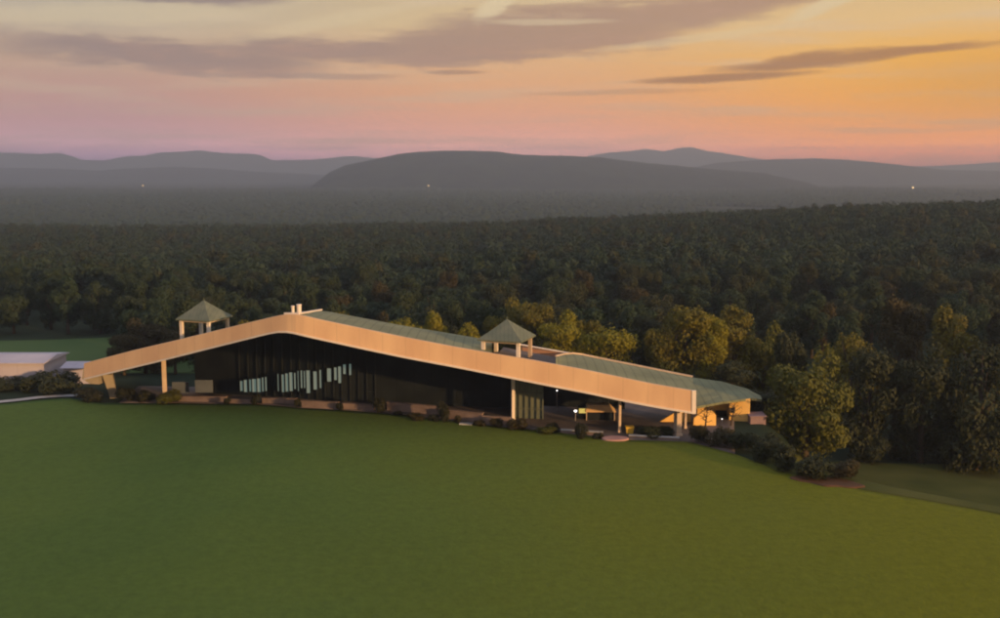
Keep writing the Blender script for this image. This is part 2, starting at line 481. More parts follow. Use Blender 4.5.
# lower field on the left beyond the building, and the rough bank on the right
FIELD = mat("distant_field_grass", (.080, .135, .045), (.105, .16, .052), scale=.04, rough=.95, spec=.08)
sheet("field", FIELD, lambda t: (-150 + 100 * t, 184), lambda t: (-165 + 105 * t, 233 + 3 * math.sin(t * 9)), .14, 60, 24)
BANKM = mat("rough_bank_grass", (.060, .072, .018), (.095, .100, .026), scale=.12, rough=.95, spec=.08)
be = lambda t: polar(*(lambda a: (a, interp(EDGEA, a) + .3))(math.atan(.245) + t * .40))
sheet("rough_grass", BANKM, be, lambda t: (44 + 75 * t, 146 - 6 * t), .13, 110, 110)
sheet("mulch_bed", REDEARTH, lambda t: tuple(ground(790 + 75 * t, 480 + 9 * t + 3.5 * math.sin(math.pi * t) + math.sin(t * 17) * .5)[:2]), lambda t: tuple(ground(790 + 75 * t, 479 + 9 * t - 5 * math.sin(math.pi * t) ** .7)[:2]), .22, 30, 6)
# terrace under and in front of the pavilion
def eb(px): 
    p = None
    a = math.atan((px - 500) / F / 1.0)
    return a
sheet("terrace", PAVE, lambda t: polar(math.atan((105 + 640 * t - 500) / F * .985), interp(EDGEA, math.atan((105 + 640 * t - 500) / F * .985)) + .4),
      lambda t: (-57 + 92 * t, 166 - 8 * t), .09, 90, 16)
# path along the far left of the lawn
def strip(name, m, pts, w, lift):
    b = MB()
    ps = [ground(*p) for p in pts]
    for i, p in enumerate(ps):
        d = (ps[min(i + 1, len(ps) - 1)] - ps[max(i - 1, 0)]); d.z = 0; d.normalize()
        s_ = Vector((-d.y, d.x, 0)) * w / 2
        for q in (p - s_, p + s_): b.v.append((q.x, q.y, h(q.x, q.y) + lift))
    for i in range(len(ps) - 1): b.f.append((2 * i, 2 * i + 1, 2 * i + 3, 2 * i + 2))
    return tag(b.build(name, m, smooth=True), kind='structure')
strip("path", PATHM, [(-260, 409), (-60, 405), (0, 403), (20, 401), (40, 398.5), (60, 397), (78, 396.5), (100, 398)], 1.7, .22)

# ------------------------------------------------------------------ hills
def hill(name, prof, Y0, dep, m, rough_=1.0, base=-60, x0=None):
    b = MB()
    p0, p1 = prof[0][0], prof[-1][0]
    nx, ny = 170, 22
    for i in range(nx + 1):
        px = p0 + (p1 - p0) * i / nx
        top = at(px, interp(prof, px), Y0).z
        fade = min(1, 6 * i / nx, 6 * (nx - i) / nx)
        for j in range(-ny, ny + 1):
            s_ = j / ny
            y = Y0 + s_ * dep
            x = (px - 500) / F * Y0 * (1 + .1 * s_)
            k = math.cos(s_ * math.pi / 2) ** .8 if abs(s_) < 1 else 0
            w = noise.fractal(Vector((x / 420, y / 420, Y0)), 1.0, 2.0, 5) * .10 * rough_ * (1 - .75 * (1 - abs(s_)))
            f = max(0, k * (1 + w))
            z = base + (top - base) * f + rough_ * 2.2 * noise.noise(Vector((x / 35, y / 60, 2))) * fade
            b.v.append((x, y, z))
    w = 2 * ny + 1
    for i in range(nx):
        for j in range(2 * ny):
            b.f.append((i * w + j, (i + 1) * w + j, (i + 1) * w + j + 1, i * w + j + 1))
    return tag(b.build(name, m, smooth=True), kind='structure')
HILLM = mat("wooded_hill", (.008, .016, .014), (.030, .044, .026), scale=.012, rough=.95, detail=8, spec=.05)
hill("hill", [(322, 182), (334, 172), (350, 165), (372, 160), (400, 154), (428, 151.5), (460, 151), (492, 151.5), (520, 154.5), (560, 155.5), (600, 158), (650, 163.5), (700, 168), (760, 173), (800, 182)], 4000, 800, HILLM)
hill("hill", [(655, 178), (690, 168), (715, 163), (740, 161), (770, 159), (815, 158.5), (840, 159.5), (870, 162), (905, 166), (940, 170), (1000, 171), (1060, 176)], 5900, 900, HILLM)
hill("hill", [(-120, 170), (-20, 167.5), (60, 168.5), (100, 171), (130, 168.5), (175, 167), (215, 168.5), (260, 172), (330, 175), (380, 180)], 6300, 800, HILLM)
hill("mountains", [(545, 172), (565, 160), (590, 155), (612, 152), (632, 151), (642, 149), (652, 149.5), (662, 151.5), (680, 147.5), (690, 147), (703, 150.5), (725, 153.5), (750, 158), (790, 164), (840, 170)], 9200, 500, HILLM, 1.5)
hill("mountains", [(-150, 161), (-40, 154), (20, 152.5), (42, 153.5), (60, 152.5), (72, 156), (82, 160), (110, 160.5), (132, 156), (150, 155.5), (162, 152.5), (185, 151.5), (200, 150), (222, 152.5), (250, 153.5), (262, 154.5), (272, 160), (300, 160), (330, 158), (352, 156), (400, 160), (470, 164), (520, 172)], 9300, 450, HILLM, 1.2)
hill("mountains", [(840, 172), (880, 167), (930, 166), (980, 163), (1040, 161), (1120, 170)], 9300, 450, HILLM, 1.2)

# ------------------------------------------------------------------ pavilion
APX = at(297, 313, 137.0)
LTP, RTP = at(84, 366.5, 156.5), at(693.5, 387.5, 127.0)
LBT, RBT = at(90, 383, 156.3), at(693.5, 413.5, 127.0)
ABT = at(287, 331.5, 137.0)
pav = empty("amphitheatre_pavilion", (-18, 146, 0), "long low concert pavilion with wide peaked tan fascia and green metal roof", "pavilion")
def lerp(a, b, t): return Vector(a) + (Vector(b) - Vector(a)) * t
# top and bottom fascia lines with a softened apex
def fline(l, a, r, n=26, sag=0.0):
    pts = []
    for i in range(n): pts.append(lerp(l, a, i / n))
    for i in range(n + 1): pts.append(lerp(a, r, i / n))
    out = []
    for i, p in enumerate(pts):
        if False:
            q = (pts[i - 1] + p * 2 + pts[i + 1]) / 4; out.append(q)
        else: out.append(p)
    for _ in range(3):
        out = [out[0]] + [(out[i - 1] + out[i] * 2 + out[i + 1]) / 4 for i in range(1, len(out) - 1)] + [out[-1]]
    return out
TOPL = [(84, 363.5), (132, 350.8), (180, 339.5), (223, 329), (276, 316.2), (291, 313.2), (300, 315), (321, 320), (400, 336.5), (460, 348), (534, 360.5), (580, 369), (614, 376), (652, 384), (693.5, 391)]
BOTL = [(84, 379.5), (96, 376.6), (156, 362.2), (204, 350), (252, 338), (272, 333), (284, 331), (310, 337.3), (359, 348), (400, 356.7), (460, 368), (510, 378), (550, 386), (594, 394.5), (623, 401), (659, 407.8), (693.5, 413.5)]
def planY(px):
    a_, c_ = (LTP, APX) if px < 297 else (APX, RTP)
    k = (px - 500) / F
    # ray x = k * f, with f the distance along the lens axis ~ y for this gentle pitch
    t = (k * a_.y - a_.x) / ((c_.x - a_.x) - k * (c_.y - a_.y))
    return a_.y + (c_.y - a_.y) * t
PXS = [84 + (693.5 - 84) * i / 72 for i in range(73)]
YS = [planY(p) for p in PXS]
for _ in range(2):
    YS = [YS[0]] + [(YS[i - 1] + 2 * YS[i] + YS[i + 1]) / 4 for i in range(1, len(YS) - 1)] + [YS[-1]]
FT = [at(p, interp(TOPL, p), y) for p, y in zip(PXS, YS)]
FB = [at(p, interp(BOTL, p), y) for p, y in zip(PXS, YS)]
for _ in range(1):
    for L__ in (FT, FB):
        L__[:] = [L__[0]] + [(L__[i - 1] + L__[i] * 2 + L__[i + 1]) / 4 for i in range(1, len(L__) - 1)] + [L__[-1]]
LTP, LBT, RTP, RBT = FT[0].copy(), FB[0].copy(), FT[-1].copy(), FB[-1].copy()
nrm = Vector((0, 1, 0))
def fascia_part(i0, i1):
    b = MB()
    ths = .45
    for p, q in zip(FT[i0:i1], FB[i0:i1]):
        b.v += [tuple(p), tuple(q), tuple(q + nrm * ths), tuple(p + nrm * ths)]
    m_ = i1 - i0
    for i in range(m_ - 1):
        for k in range(4):
            b.f.append((i * 4 + k, i * 4 + (k + 1) % 4, (i + 1) * 4 + (k + 1) % 4, (i + 1) * 4 + k))
    b.f.append((0, 1, 2, 3)); b.f.append(tuple((m_ - 1) * 4 + k for k in range(4)))
    return b
fascia_part(0, len(FT)).build("fascia", FASCIA, pav)
b = MB()
for i in range(len(FB) - 1):
    o_ = Vector((0, -.06, .06))
    b.beam(FB[i] + o_, FB[i + 1] + o_, .14, .22)
b.build("drip_edge", TRIM, pav)
b = MB()
b.beam(RTP + Vector((.06, .1, .05)), RBT + Vector((.06, .1, -.05)), .3, .5)
b.build("end_trim", TRIM, pav)
b = MB()
b.prism([LTP + Vector((.02, .05, -.03)), LBT + Vector((-.35, .05, .1)), LBT + Vector((.8, .05, -.65)), LBT + Vector((2.2, .05, -.75)), LBT + Vector((2.2, .05, .4))],
        [LTP + Vector((.02, 3.4, -.3)), LBT + Vector((-.35, 3.4, -.1)), LBT + Vector((.8, 3.4, -.85)), LBT + Vector((2.2, 3.4, -.95)), LBT + Vector((2.2, 3.4, .2))])
b.build("end_block", LEFTCOL, pav)

# roof: right slope (two sweeps with a recessed bay between them) and left slope
def sheet_roof(front, back, th=.35):
    b = MB()
    n_ = len(front)
    ny = 6
    top = []
    for p, q in zip(front, back):
        for j in range(ny + 1):
            s_ = j / ny
            v = lerp(p, q, s_); v.z += .35 * math.sin(math.pi * s_)
            b.v.append(tuple(v))
    w = ny + 1
    for i in range(n_ - 1):
        for j in range(ny): b.f.append((i * w + j, (i + 1) * w + j, (i + 1) * w + j + 1, i * w + j + 1))
    o0 = len(b.v)
    for v in list(b.v): b.v.append((v[0], v[1], v[2] - th))
    for i in range(n_ - 1):
        for j in range(ny): b.f.append((o0 + i * w + j, o0 + i * w + j + 1, o0 + (i + 1) * w + j + 1, o0 + (i + 1) * w + j))
        b.f.append((i * w, (i + 1) * w, o0 + (i + 1) * w, o0 + i * w)); b.f.append((i * w + ny, (i + 1) * w + ny, o0 + (i + 1) * w + ny, o0 + i * w + ny))
    for i in (0, n_ - 1):
        for j in range(ny): b.f.append((i * w + j, i * w + j + 1, o0 + i * w + j + 1, o0 + i * w + j))
    return b
def frontpt(px, dz=-.12, dy=.46):      # point just behind the fascia's top edge at a photo column
    for p, q in zip(FT, FT[1:]):
        a_ = 500 + F * p.x / (p.y * CP - (p.z - 33) * SP); c_ = 500 + F * q.x / (q.y * CP - (q.z - 33) * SP)
        if a_ <= px <= c_ + 1e-6:
            return lerp(p, q, (px - a_) / (c_ - a_)) + Vector((0, dy, dz))
    return (FT[0] if px < 300 else FT[-1]) + Vector((0, dy, dz))
BK1 = [(297, 313, 151), (323, 310.5, 152), (350, 315.5, 151), (400, 325, 149), (448, 333, 147), (492, 340.5, 145)]
def bk(tab, px):
    return at(px, interp([(a, b_) for a, b_, c_ in tab], px), interp([(a, c_) for a, b_, c_ in tab], px))
cols1 = [300 + (492 - 300) * i / 20 for i in range(21)]
s1 = sheet_roof([frontpt(c) for c in cols1], [bk(BK1, c) for c in cols1])
s1.build("roof", ROOF, pav)
BK2 = [(556, 357, 133.5), (566, 354.5, 138), (576, 354, 141), (600, 359, 141), (640, 367, 140), (692, 377.5, 138.5)]
cols2 = [556 + (693 - 556) * i / 16 for i in range(17)]
sheet_roof([frontpt(c) for c in cols2], [bk(BK2, c) for c in cols2]).build("roof", ROOF, pav)
# left slope falls away behind the fascia
colsL = [86 + (299 - 86) * i / 14 for i in range(15)]
sheet_roof([frontpt(c, dz=-.3) for c in colsL], [frontpt(c, dz=-2.6 - .9 * (1 - (c - 86) / 213), dy=14) for c in colsL]).build("roof", ROOF, pav)
# pale ridge flashing from the front peak back to the rear of the roof
b = MB()
b.beam(frontpt(284, dz=.12), frontpt(299, dz=.16), .35, .22)
b.beam(frontpt(299, dz=.16), at(321, 309.8, 151.5), .4, .22)
b.build("ridge_flashing", TRIM, pav)
# pale edge trims at the back of the lower sweep
b = MB()
for i in range(len(cols2) - 1):
    b.beam(bk(BK2, cols2[i]) + Vector((0, .2, .1)), bk(BK2, cols2[i + 1]) + Vector((0, .2, .1)), .2, .2)
b.build("rear_gutter", COLUMN, pav)
# recessed flat bay between the two sweeps with its back parapet
b = MB()
q0, q1 = frontpt(492, dz=-.8), frontpt(556, dz=-.8)
r0, r1 = q0 + Vector((1.5, 9.5, -.1)), q1 + Vector((1.2, 9.0, -.1))
b.prism([q0 + Vector((0, 0, -.3)), q1 + Vector((0, 0, -.3)), r1 + Vector((0, 0, -.3)), r0 + Vector((0, 0, -.3))], [q0, q1, r1, r0])
b.build("flat_roof_bay", PAVE, pav)
b = MB()
pa, pb_ = at(522, 346.5, 143), at(571, 354, 141)
b.prism([pa + Vector((0, 0, -2)), pb_ + Vector((0, 0, -2)), pb_ + Vector((0, .3, -2)), pa + Vector((0, .3, -2))], [pa, pb_, pb_ + Vector((0, .3, 0)), pa + Vector((0, .3, 0))])
b.build("parapet", mat("parapet_render", (.42, .24, .16), (.5, .3, .2), scale=.6), pav)
b = MB()
b.beam(pa + Vector((-5, .15, 1.1)), pb_ + Vector((0, .15, .06)), .34, .12)
b.build("parapet_coping", TRIM, pav)

# soffit, walls
b = MB()
def soff(px, dz, dy):
    for p, q in zip(FB, FB[1:]):
        a_ = 500 + F * p.x / (p.y * CP - (p.z - 33) * SP); c_ = 500 + F * q.x / (q.y * CP - (q.z - 33) * SP)
        if a_ <= px <= c_ + 1e-6: return lerp(p, q, (px - a_) / (c_ - a_)) + Vector((0, dy, dz))
    return (FB[0] if px < 300 else FB[-1]) + Vector((0, dy, dz))
cs = [92 + (691 - 92) * i / 40 for i in range(41)]
fr = [soff(c, .35, .5) for c in cs]
bkz = [soff(c, -.6 if 110 < c < 650 else .1, 13.5 if c > 300 else 11) for c in cs]
for p, q in zip(fr, bkz): b.v += [tuple(p), tuple(q)]
for i in range(len(cs) - 1): b.f.append((2 * i, 2 * i + 1, 2 * i + 3, 2 * i + 2))
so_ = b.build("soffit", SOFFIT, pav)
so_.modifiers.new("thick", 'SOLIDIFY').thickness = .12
def wall_under(px0, px1, dy, m, name, zoff=0.05, step=6, thick=.3, dz=-.62):
    b = MB()
    n_ = max(2, int((px1 - px0) / step))
    tops = [soff(px0 + (px1 - px0) * i / n_, dz, dy) for i in range(n_ + 1)]
    for p in tops:
        b.v += [(p.x, p.y, p.z), (p.x, p.y, h(p.x, p.y) + zoff - .3), (p.x, p.y + thick, h(p.x, p.y) + zoff - .3), (p.x, p.y + thick, p.z)]
    for i in range(n_):
        for k in range(4): b.f.append((i * 4 + k, i * 4 + (k + 1) % 4, (i + 1) * 4 + (k + 1) % 4, (i + 1) * 4 + k))
    b.f.append((0, 1, 2, 3)); b.f.append(tuple(n_ * 4 + k for k in range(4)))
    return b.build(name, m, pav)
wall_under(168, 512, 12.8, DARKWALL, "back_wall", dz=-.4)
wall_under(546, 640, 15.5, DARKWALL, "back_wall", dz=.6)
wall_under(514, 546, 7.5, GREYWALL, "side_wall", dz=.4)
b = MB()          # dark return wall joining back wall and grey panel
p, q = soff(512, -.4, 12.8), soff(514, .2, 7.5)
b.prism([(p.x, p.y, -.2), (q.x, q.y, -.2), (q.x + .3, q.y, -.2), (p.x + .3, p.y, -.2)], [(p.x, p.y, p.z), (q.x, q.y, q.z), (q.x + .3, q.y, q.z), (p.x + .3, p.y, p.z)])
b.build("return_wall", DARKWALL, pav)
# columns
def col_at(px, py, w, topz, m=COLUMN, d=None, tilt=0, Y=None, rz=0.25):
    p = ground(px, py) if Y is None else gnd(X_(px, Y), Y)
    b = MB()
    ca, sa = math.cos(rz), math.sin(rz); d = d or w
    q = [(-w / 2, -d / 2), (w / 2, -d / 2), (w / 2, d / 2), (-w / 2, d / 2)]
    q = [(a_ * ca - c_ * sa, a_ * sa + c_ * ca) for a_, c_ in q]
    k = 1.5 if tilt else 1
    b.prism([(p.x + a_, p.y + c_, p.z - .3) for a_, c_ in q], [(p.x + a_ * k + tilt, p.y + c_ * k, topz) for a_, c_ in q])
    b.box((p.x, p.y, p.z + .22), (w * 1.35, d * 1.35, .3), rz)
    return b.build("column", m, pav, bevel=.02)
col_at(107, 0, .95, LBT.z + .5, LEFTCOL, tilt=-.9, Y=157.6)
col_at(158.5, 0, .62, soff(158, .36, 4).z, COLUMN, Y=154.5)
col_at(513.3, 0, .42, soff(513, .36, 3).z, TRIM, Y=137.2)
col_at(622.3, 0, .32, soff(622, .36, 2).z, COLUMN, Y=131.0)
col_at(681.8, 0, .72, soff(682, .36, 1.5).z, COLUMN, Y=129.3, rz=.45)
col_at(689.5, 0, .28, soff(690, .36, 4).z, COLUMN, Y=133)
# glazed strip in the dark back wall
def win_group(x0, x1, bars):
    for (pa0, pa1, yt, yb) in bars:
        f0 = soff((pa0 + pa1) / 2, 0, 12.66)
        Yw = f0.y
        a_, c_ = at(pa0, yt, Yw), at(pa1, yb, Yw)
        b = MB()
        b.add([(a_.x, Yw, a_.z), (c_.x, Yw, a_.z), (c_.x, Yw, c_.z), (a_.x, Yw, c_.z), (a_.x, Yw + .05, a_.z), (c_.x, Yw + .05, a_.z), (c_.x, Yw + .05, c_.z), (a_.x, Yw + .05, c_.z)],
              [(0, 1, 2, 3), (7, 6, 5, 4), (0, 4, 5, 1), (1, 5, 6, 2), (2, 6, 7, 3), (3, 7, 4, 0)])
        w_ = b.build("window", GLASSY, pav)
        fr_ = MB()
        for zz in (a_.z + .06, c_.z - .06): fr_.box(((a_.x + c_.x) / 2, Yw - .02, zz), (c_.x - a_.x + .16, .12, .1))
        for xx in (a_.x - .03, c_.x + .03): fr_.box((xx, Yw - .02, (a_.z + c_.z) / 2), (.08, .12, a_.z - c_.z))
        f_ = fr_.build("frame", DARKWALL); f_.parent = w_
bars = [(240, 243, 381, 391), (243.8, 247.5, 380, 392), (249, 251.5, 379.5, 391.5), (252, 256.5, 379, 392), (257, 261, 378.5, 392), (261.8, 264, 377.5, 391.5), (265, 267, 377, 391),
        (277.5, 279, 374, 391), (281.5, 284.5, 374.5, 392), (285.2, 288.6, 373.5, 391.5), (289.2, 293, 372.5, 391), (294, 296, 373, 389),
        (297.5, 299, 371, 391), (300.5, 302.6, 370.5, 388), (303.6, 305.4, 371, 388), (306.2, 310.4, 370.5, 393),
        (313.2, 317.2, 371.5, 389.5), (319.4, 321.6, 370, 388), (327, 331.4, 368.5, 381.5), (334, 337, 367.5, 380), (338, 341.4, 366.5, 383), (343, 346, 364.5, 374), (349, 351.4, 364, 375)]
win_group(0, 0, bars)
def mull(pxs, dy, w_, m_, dz, rails=()):
    b = MB()
    for c in pxs:
        p = soff(c, dz, dy)
        b.box((p.x, p.y, p.z / 2 - .1), (w_, .14, p.z + .2))
    for z in rails:
        p, q = soff(pxs[0], 0, dy), soff(pxs[-1], 0, dy)
        b.beam((p.x, p.y, z), (q.x, q.y, z), .12, w_)
    b.build("mullion", m_, pav)
mull([216 + i * 9.2 for i in range(17)], 12.55, .09, mat("grey_green_mullion", (.010, .015, .014), scale=1), -.5, (1.6,))
mull([514.5 + i * 6.2 for i in range(6)], 7.3, .12, mat("pale_green_mullion", (.10, .12, .09), scale=1), .3, (1.4, 3.6))
# grey-blue screens on the left of the back wall
for (p0, p1, yt, yb) in ((172, 189, 382, 393), (195, 213, 380, 392.5)):
    Yw = soff((p0 + p1) / 2, 0, 12.0).y
    a_, c_ = at(p0, yt, Yw), at(p1, yb, Yw)
    b = MB(); b.box(((a_.x + c_.x) / 2, Yw, (a_.z + c_.z) / 2), (c_.x - a_.x, .3, a_.z - c_.z))
    b.build("shutter", BLUEGREY, pav, bevel=.03)
# cupolas
def cupola(ax, ay, Yc, we, ye, posts, label=None):
    top = at(ax, ay, Yc); ev = at(ax, ye, Yc)
    r = we / 2 * Yc / F
    b = MB()
    n_ = 4
    rr = r / math.cos(math.pi / 4) * .86
    a0 = R(25)
    ring = lambda rad, z: [(ev.x + rad * math.cos(a0 + i * math.pi / 2), Yc + rad * math.sin(a0 + i * math.pi / 2), z) for i in range(4)]
    rs = [ring(rr * 1.0 * .93, ev.z), ring(rr * .93, ev.z + .18), ring(rr * .48, ev.z + .18 + (top.z - ev.z) * .44), ring(.12, top.z)]
    for k in range(3):
        b.prism(rs[k], rs[k + 1])
    b.prism(ring(.10, top.z - .02), ring(.03, top.z + .4))
    cp = b.build("cupola", CUPROOF, pav)
    for (px, y0) in posts:
        pass
    k = rr * .93 * .80
    for i in range(4):
        x, y = ev.x + k * math.cos(a0 + i * math.pi / 2), Yc + k * math.sin(a0 + i * math.pi / 2)
        px = 500 + F * x / y
        zb = frontpt(max(88, min(690, px)), dz=-1.6, dy=0).z
        b = MB(); b.box((x, y, (ev.z + .05 + zb) / 2), (.42, .42, ev.z + .05 - zb), a0 + R(45))
        b.build("post", TRIM if i != 0 else COLUMN).parent = cp
    b = MB()
    for i in range(4):
        x, y = ev.x + k * math.cos(a0 + i * math.pi / 2), Yc + k * math.sin(a0 + i * math.pi / 2)
        x2, y2 = ev.x + k * math.cos(a0 + (i + 1) * math.pi / 2), Yc + k * math.sin(a0 + (i + 1) * math.pi / 2)
        zb = max(frontpt(500 + F * x / y, dz=0, dy=0).z, 0)
        b.beam((x, y, ev.z - .12), (x2, y2, ev.z - .12), .2, .24)
    b.build("plate_beam", COLUMN).parent = cp
    return cp
cupola(204.5, 300.5, 150.5, 50, 318.5, [])
cupola(507, 319.5, 135.6, 58, 338.5, [])
# twin vent stacks near the peak
for px, y0, y1, w in ((293, 307, 316, .42), (299.2, 305.5, 316, .6)):
    p0 = at(px, y1, 139.5); p1 = at(px, y0, 139.5)
    b = MB(); b.prism(*[[(p0.x + w / 2 * math.cos(t), 139.5 + w / 2 * math.sin(t), z) for t in [i * math.pi / 5 for i in range(10)]] for z in (p0.z - 1, p1.z)])
    b.prism(*[[(p0.x + w / 1.7 * math.cos(t), 139.5 + w / 1.7 * math.sin(t), z) for t in [i * math.pi / 5 for i in range(10)]] for z in (p1.z + .02, p1.z + .16)])
    b.build("chimney", TRIM, pav)

# ------------------------------------------------------------------ side building at the right end
sb = empty("concession_building", (30, 141, 0), "low green-roofed building with sunlit tan gable wall at pavilion's right end", "building")
zf = 0
e1, e2 = at(697, 405, 134.5), at(752, 397.5, 137.2)          # front eave line
k1, k2 = at(690, 377.5, 146), at(744, 387.5, 148.5)          # rear roof line
b = MB()
fr0 = [at(692, 407.5, 134), at(722, 402.0, 135.6), at(752, 398.2, 137.4), at(762, 399.5, 138.2)]
bk0 = [at(688, 376.8, 147), at(722, 381.5, 147.5), at(748, 389, 148), at(759, 395.5, 146)]
for p, q in zip(fr0, bk0):
    for s_ in (0, .25, .5, .75, 1):
        v = lerp(p, q, s_); v.z += .25 * math.sin(math.pi * s_); b.v.append(tuple(v))
for i in range(3):
    for j in range(4): b.f.append((i * 5 + j, (i + 1) * 5 + j, (i + 1) * 5 + j + 1, i * 5 + j + 1))
ro = b.build("roof", ROOF, sb)
sm = ro.modifiers.new("thick", 'SOLIDIFY'); sm.thickness = .3; sm.offset = -1
def boxwall(p0, p1, zt, m, name, par, thick=.3, z0=-.4):
    b = MB()
    d = (Vector((p1[0], p1[1], 0)) - Vector((p0[0], p0[1], 0))).normalized(); n_ = Vector((-d.y, d.x, 0)) * thick
    a_, c_ = Vector((p0[0], p0[1], z0)), Vector((p1[0], p1[1], z0))
    b.prism([a_, c_, c_ + n_, a_ + n_], [Vector((a_.x, a_.y, zt[0])), Vector((c_.x, c_.y, zt[1])), Vector((c_.x, c_.y, zt[1])) + n_, Vector((a_.x, a_.y, zt[0])) + n_])
    return b.build(name, m, par)
# gable wall px 729-749
gl, gr = at(729, 425, 137.6), at(749.3, 427, 136.9)
ztl, ztr = at(729, 400.5, 137.6).z, at(749.3, 398.8, 136.9).z
boxwall((gl.x, gl.y), (gr.x, gr.y), (ztl, ztr), TANWALL, "gable_wall", sb)
boxwall((gr.x, gr.y + .31), (gr.x + .1, 146), (ztr - .2, 1.7), TANWALL, "end_wall", sb, z0=-4)
fl, fr_ = at(697, 425, 140.5), at(729, 425, 139.6)
boxwall((fl.x, fl.y), (fr_.x, fr_.y), (at(697, 400, 140).z, at(729, 400, 139.6).z), TANWALL, "front_wall", sb)
b = MB(); a_, c_ = at(716, 411, 139.4), at(727, 424, 139.3); b.box(((a_.x + c_.x) / 2, 139.62, (a_.z + c_.z) / 2), (c_.x - a_.x, .3, a_.z - c_.z)); b.build("door", DARKWALL, sb)
b = MB(); a_, c_ = at(731.5, 408, 137.3), at(735, 413, 137.3); b.box(((a_.x + c_.x) / 2, 137.42, (a_.z + c_.z) / 2), (c_.x - a_.x, .3, a_.z - c_.z), -.27); b.build("window", DGLASS, sb)
# low pinkish enclosure wall right of it
pw = MB(); a_ = at(750.5, 417.5, 135.5); c_ = at(766, 418, 135.8)
pw.prism([(a_.x, a_.y, -6), (c_.x, c_.y, -6), (c_.x, c_.y + 2.5, -6), (a_.x, a_.y + 2.5, -6)], [(a_.x, a_.y, a_.z), (c_.x, c_.y, a_.z), (c_.x, c_.y + 2.5, a_.z), (a_.x, a_.y + 2.5, a_.z)])
pw.prism([(a_.x - .1, a_.y - .12, a_.z + .01), (c_.x + .12, c_.y - .12, a_.z + .01), (c_.x + .12, c_.y + 2.6, a_.z + .01), (a_.x - .1, a_.y + 2.6, a_.z + .01)],
         [(a_.x - .1, a_.y - .12, a_.z + .16), (c_.x + .12, c_.y - .12, a_.z + .16), (c_.x + .12, c_.y + 2.6, a_.z + .16), (a_.x - .1, a_.y + 2.6, a_.z + .16)])
tag(pw.build("service_enclosure", mat("mauve_grey_block", (.22, .16, .17), (.28, .2, .2), scale=1.0), bevel=.04), "low mauve grey block enclosure right of the sunlit gable wall", "enclosure")
# tan wall seen under the roof end, left of the last column, and one rising to the right
def wedge_wall(pts, Y, m, label, name="garden_wall", group=None):
    b = MB()
    v = [at(px, py, Y) for px, py in pts]
    b.prism([tuple(p) for p in v], [(p.x, p.y + .35, p.z) for p in v])
    return tag(b.build(name, m, bevel=.03), label, "wall", group)
wedge_wall([(646, 433), (691, 433), (691, 411), (676, 412), (656, 424)], 136.5, TANWALL, "sloping orange-tan wall seen under the pavilion's right tip, behind the last column")
wedge_wall([(693, 428), (716, 428), (716, 415), (712, 411), (704, 411), (694, 418)], 134.5, TANWALL, "low orange-tan wall with sloped top just right of the pavilion's end")

# ------------------------------------------------------------------ things under the roof
b = MB(); p = ground(600, 433); p = gnd(X_(600, 137.5), 137.5)
ks = empty("kiosk", p, "cream canvas-topped kiosk under the pavilion roof left of the thin orange column", "kiosk")
t0 = at(585, 405, 137.5); t1 = at(616, 411.5, 137.5); zc = at(600, 403, 137.5).z
b = MB(); b.prism([(t0.x, 137, t1.z), (t1.x, 137, t1.z), (t1.x, 139.5, t1.z), (t0.x, 139.5, t1.z)], [(t0.x + .4, 137.5, t0.z), (t1.x - .9, 137.5, t0.z), (t1.x - .9, 139, t0.z), (t0.x + .4, 139, t0.z)]); b.build("canopy", CREAM, ks)
b = MB(); b.box(((t0.x + t1.x) / 2, 138.3, .6), (t1.x - t0.x - .5, 1.6, 1.3)); b.build("counter", DARKWALL, ks)
for xx in (t0.x + .2, t1.x - .2): 
    b = MB(); b.box((xx, 137.3, t1.z / 2), (.1, .1, t1.z)); b.build("post", COLUMN, ks)
b = MB(); a_, c_ = at(602, 399, 139.8), at(609, 405, 139.8); b.box(((a_.x + c_.x) / 2, 139.8, (a_.z + c_.z) / 2), (c_.x - a_.x, .2, a_.z - c_.z)); b.build("sign_board", GREYWALL, ks)
a_ = gnd(X_(587, 138.4), 138.4)
bn = empty("lit_booth", a_, "small booth with glowing yellow front left of the cream kiosk", "booth")
t0, t1 = at(579, 408.5, 138.2), at(590, 413, 138.2)
b = MB(); b.box(((t0.x + t1.x) / 2, 138.6, t0.z / 2), (t1.x - t0.x + .3, .9, t0.z + .5)); b.build("cabinet", DARKWALL, bn, bevel=.03)
b = MB(); b.box(((t0.x + t1.x) / 2, 138.12, (t0.z + t1.z) / 2), (t1.x - t0.x, .06, t0.z - t1.z)); b.build("lit_panel", glow("yellow_lit_panel", (.75, .55, .12), .8), bn)
def lamp(px, py, Y, r, m, label, name="floodlight", pole=True, base=None):
    p = at(px, py, Y); g_ = base if base is not None else h(p.x, p.y)
    o = empty(name, (p.x, Y, g_), label, "lamp")
    b = MB(); b.tube([(p.x, Y, g_), (p.x, Y, p.z - r * .5)], [max(.05, r * .16)] * 2); b.build("pole", STEEL, o)
    b = MB()
    for k in range(5):
        a0_, a1_ = math.pi * k / 5, math.pi * (k + 1) / 5
    n_ = 12; rows = 7
    for i in range(rows):
        t = math.pi * i / (rows - 1)
        for k in range(n_): b.v.append((p.x + r * math.sin(t) * math.cos(2 * math.pi * k / n_) + 0, Y + r * math.sin(t) * math.sin(2 * math.pi * k / n_), p.z + r * .8 * math.cos(t)))
    for i in range(rows - 1):
        for k in range(n_): b.f.append((i * n_ + k, i * n_ + (k + 1) % n_, (i + 1) * n_ + (k + 1) % n_, (i + 1) * n_ + k))
    b.build("lamp_head", m, o, smooth=True)
    b = MB(); b.box((p.x, Y, p.z + r * .95), (r * 2.3, r * 2.3, r * .25)); b.build("cap", STEEL, o)
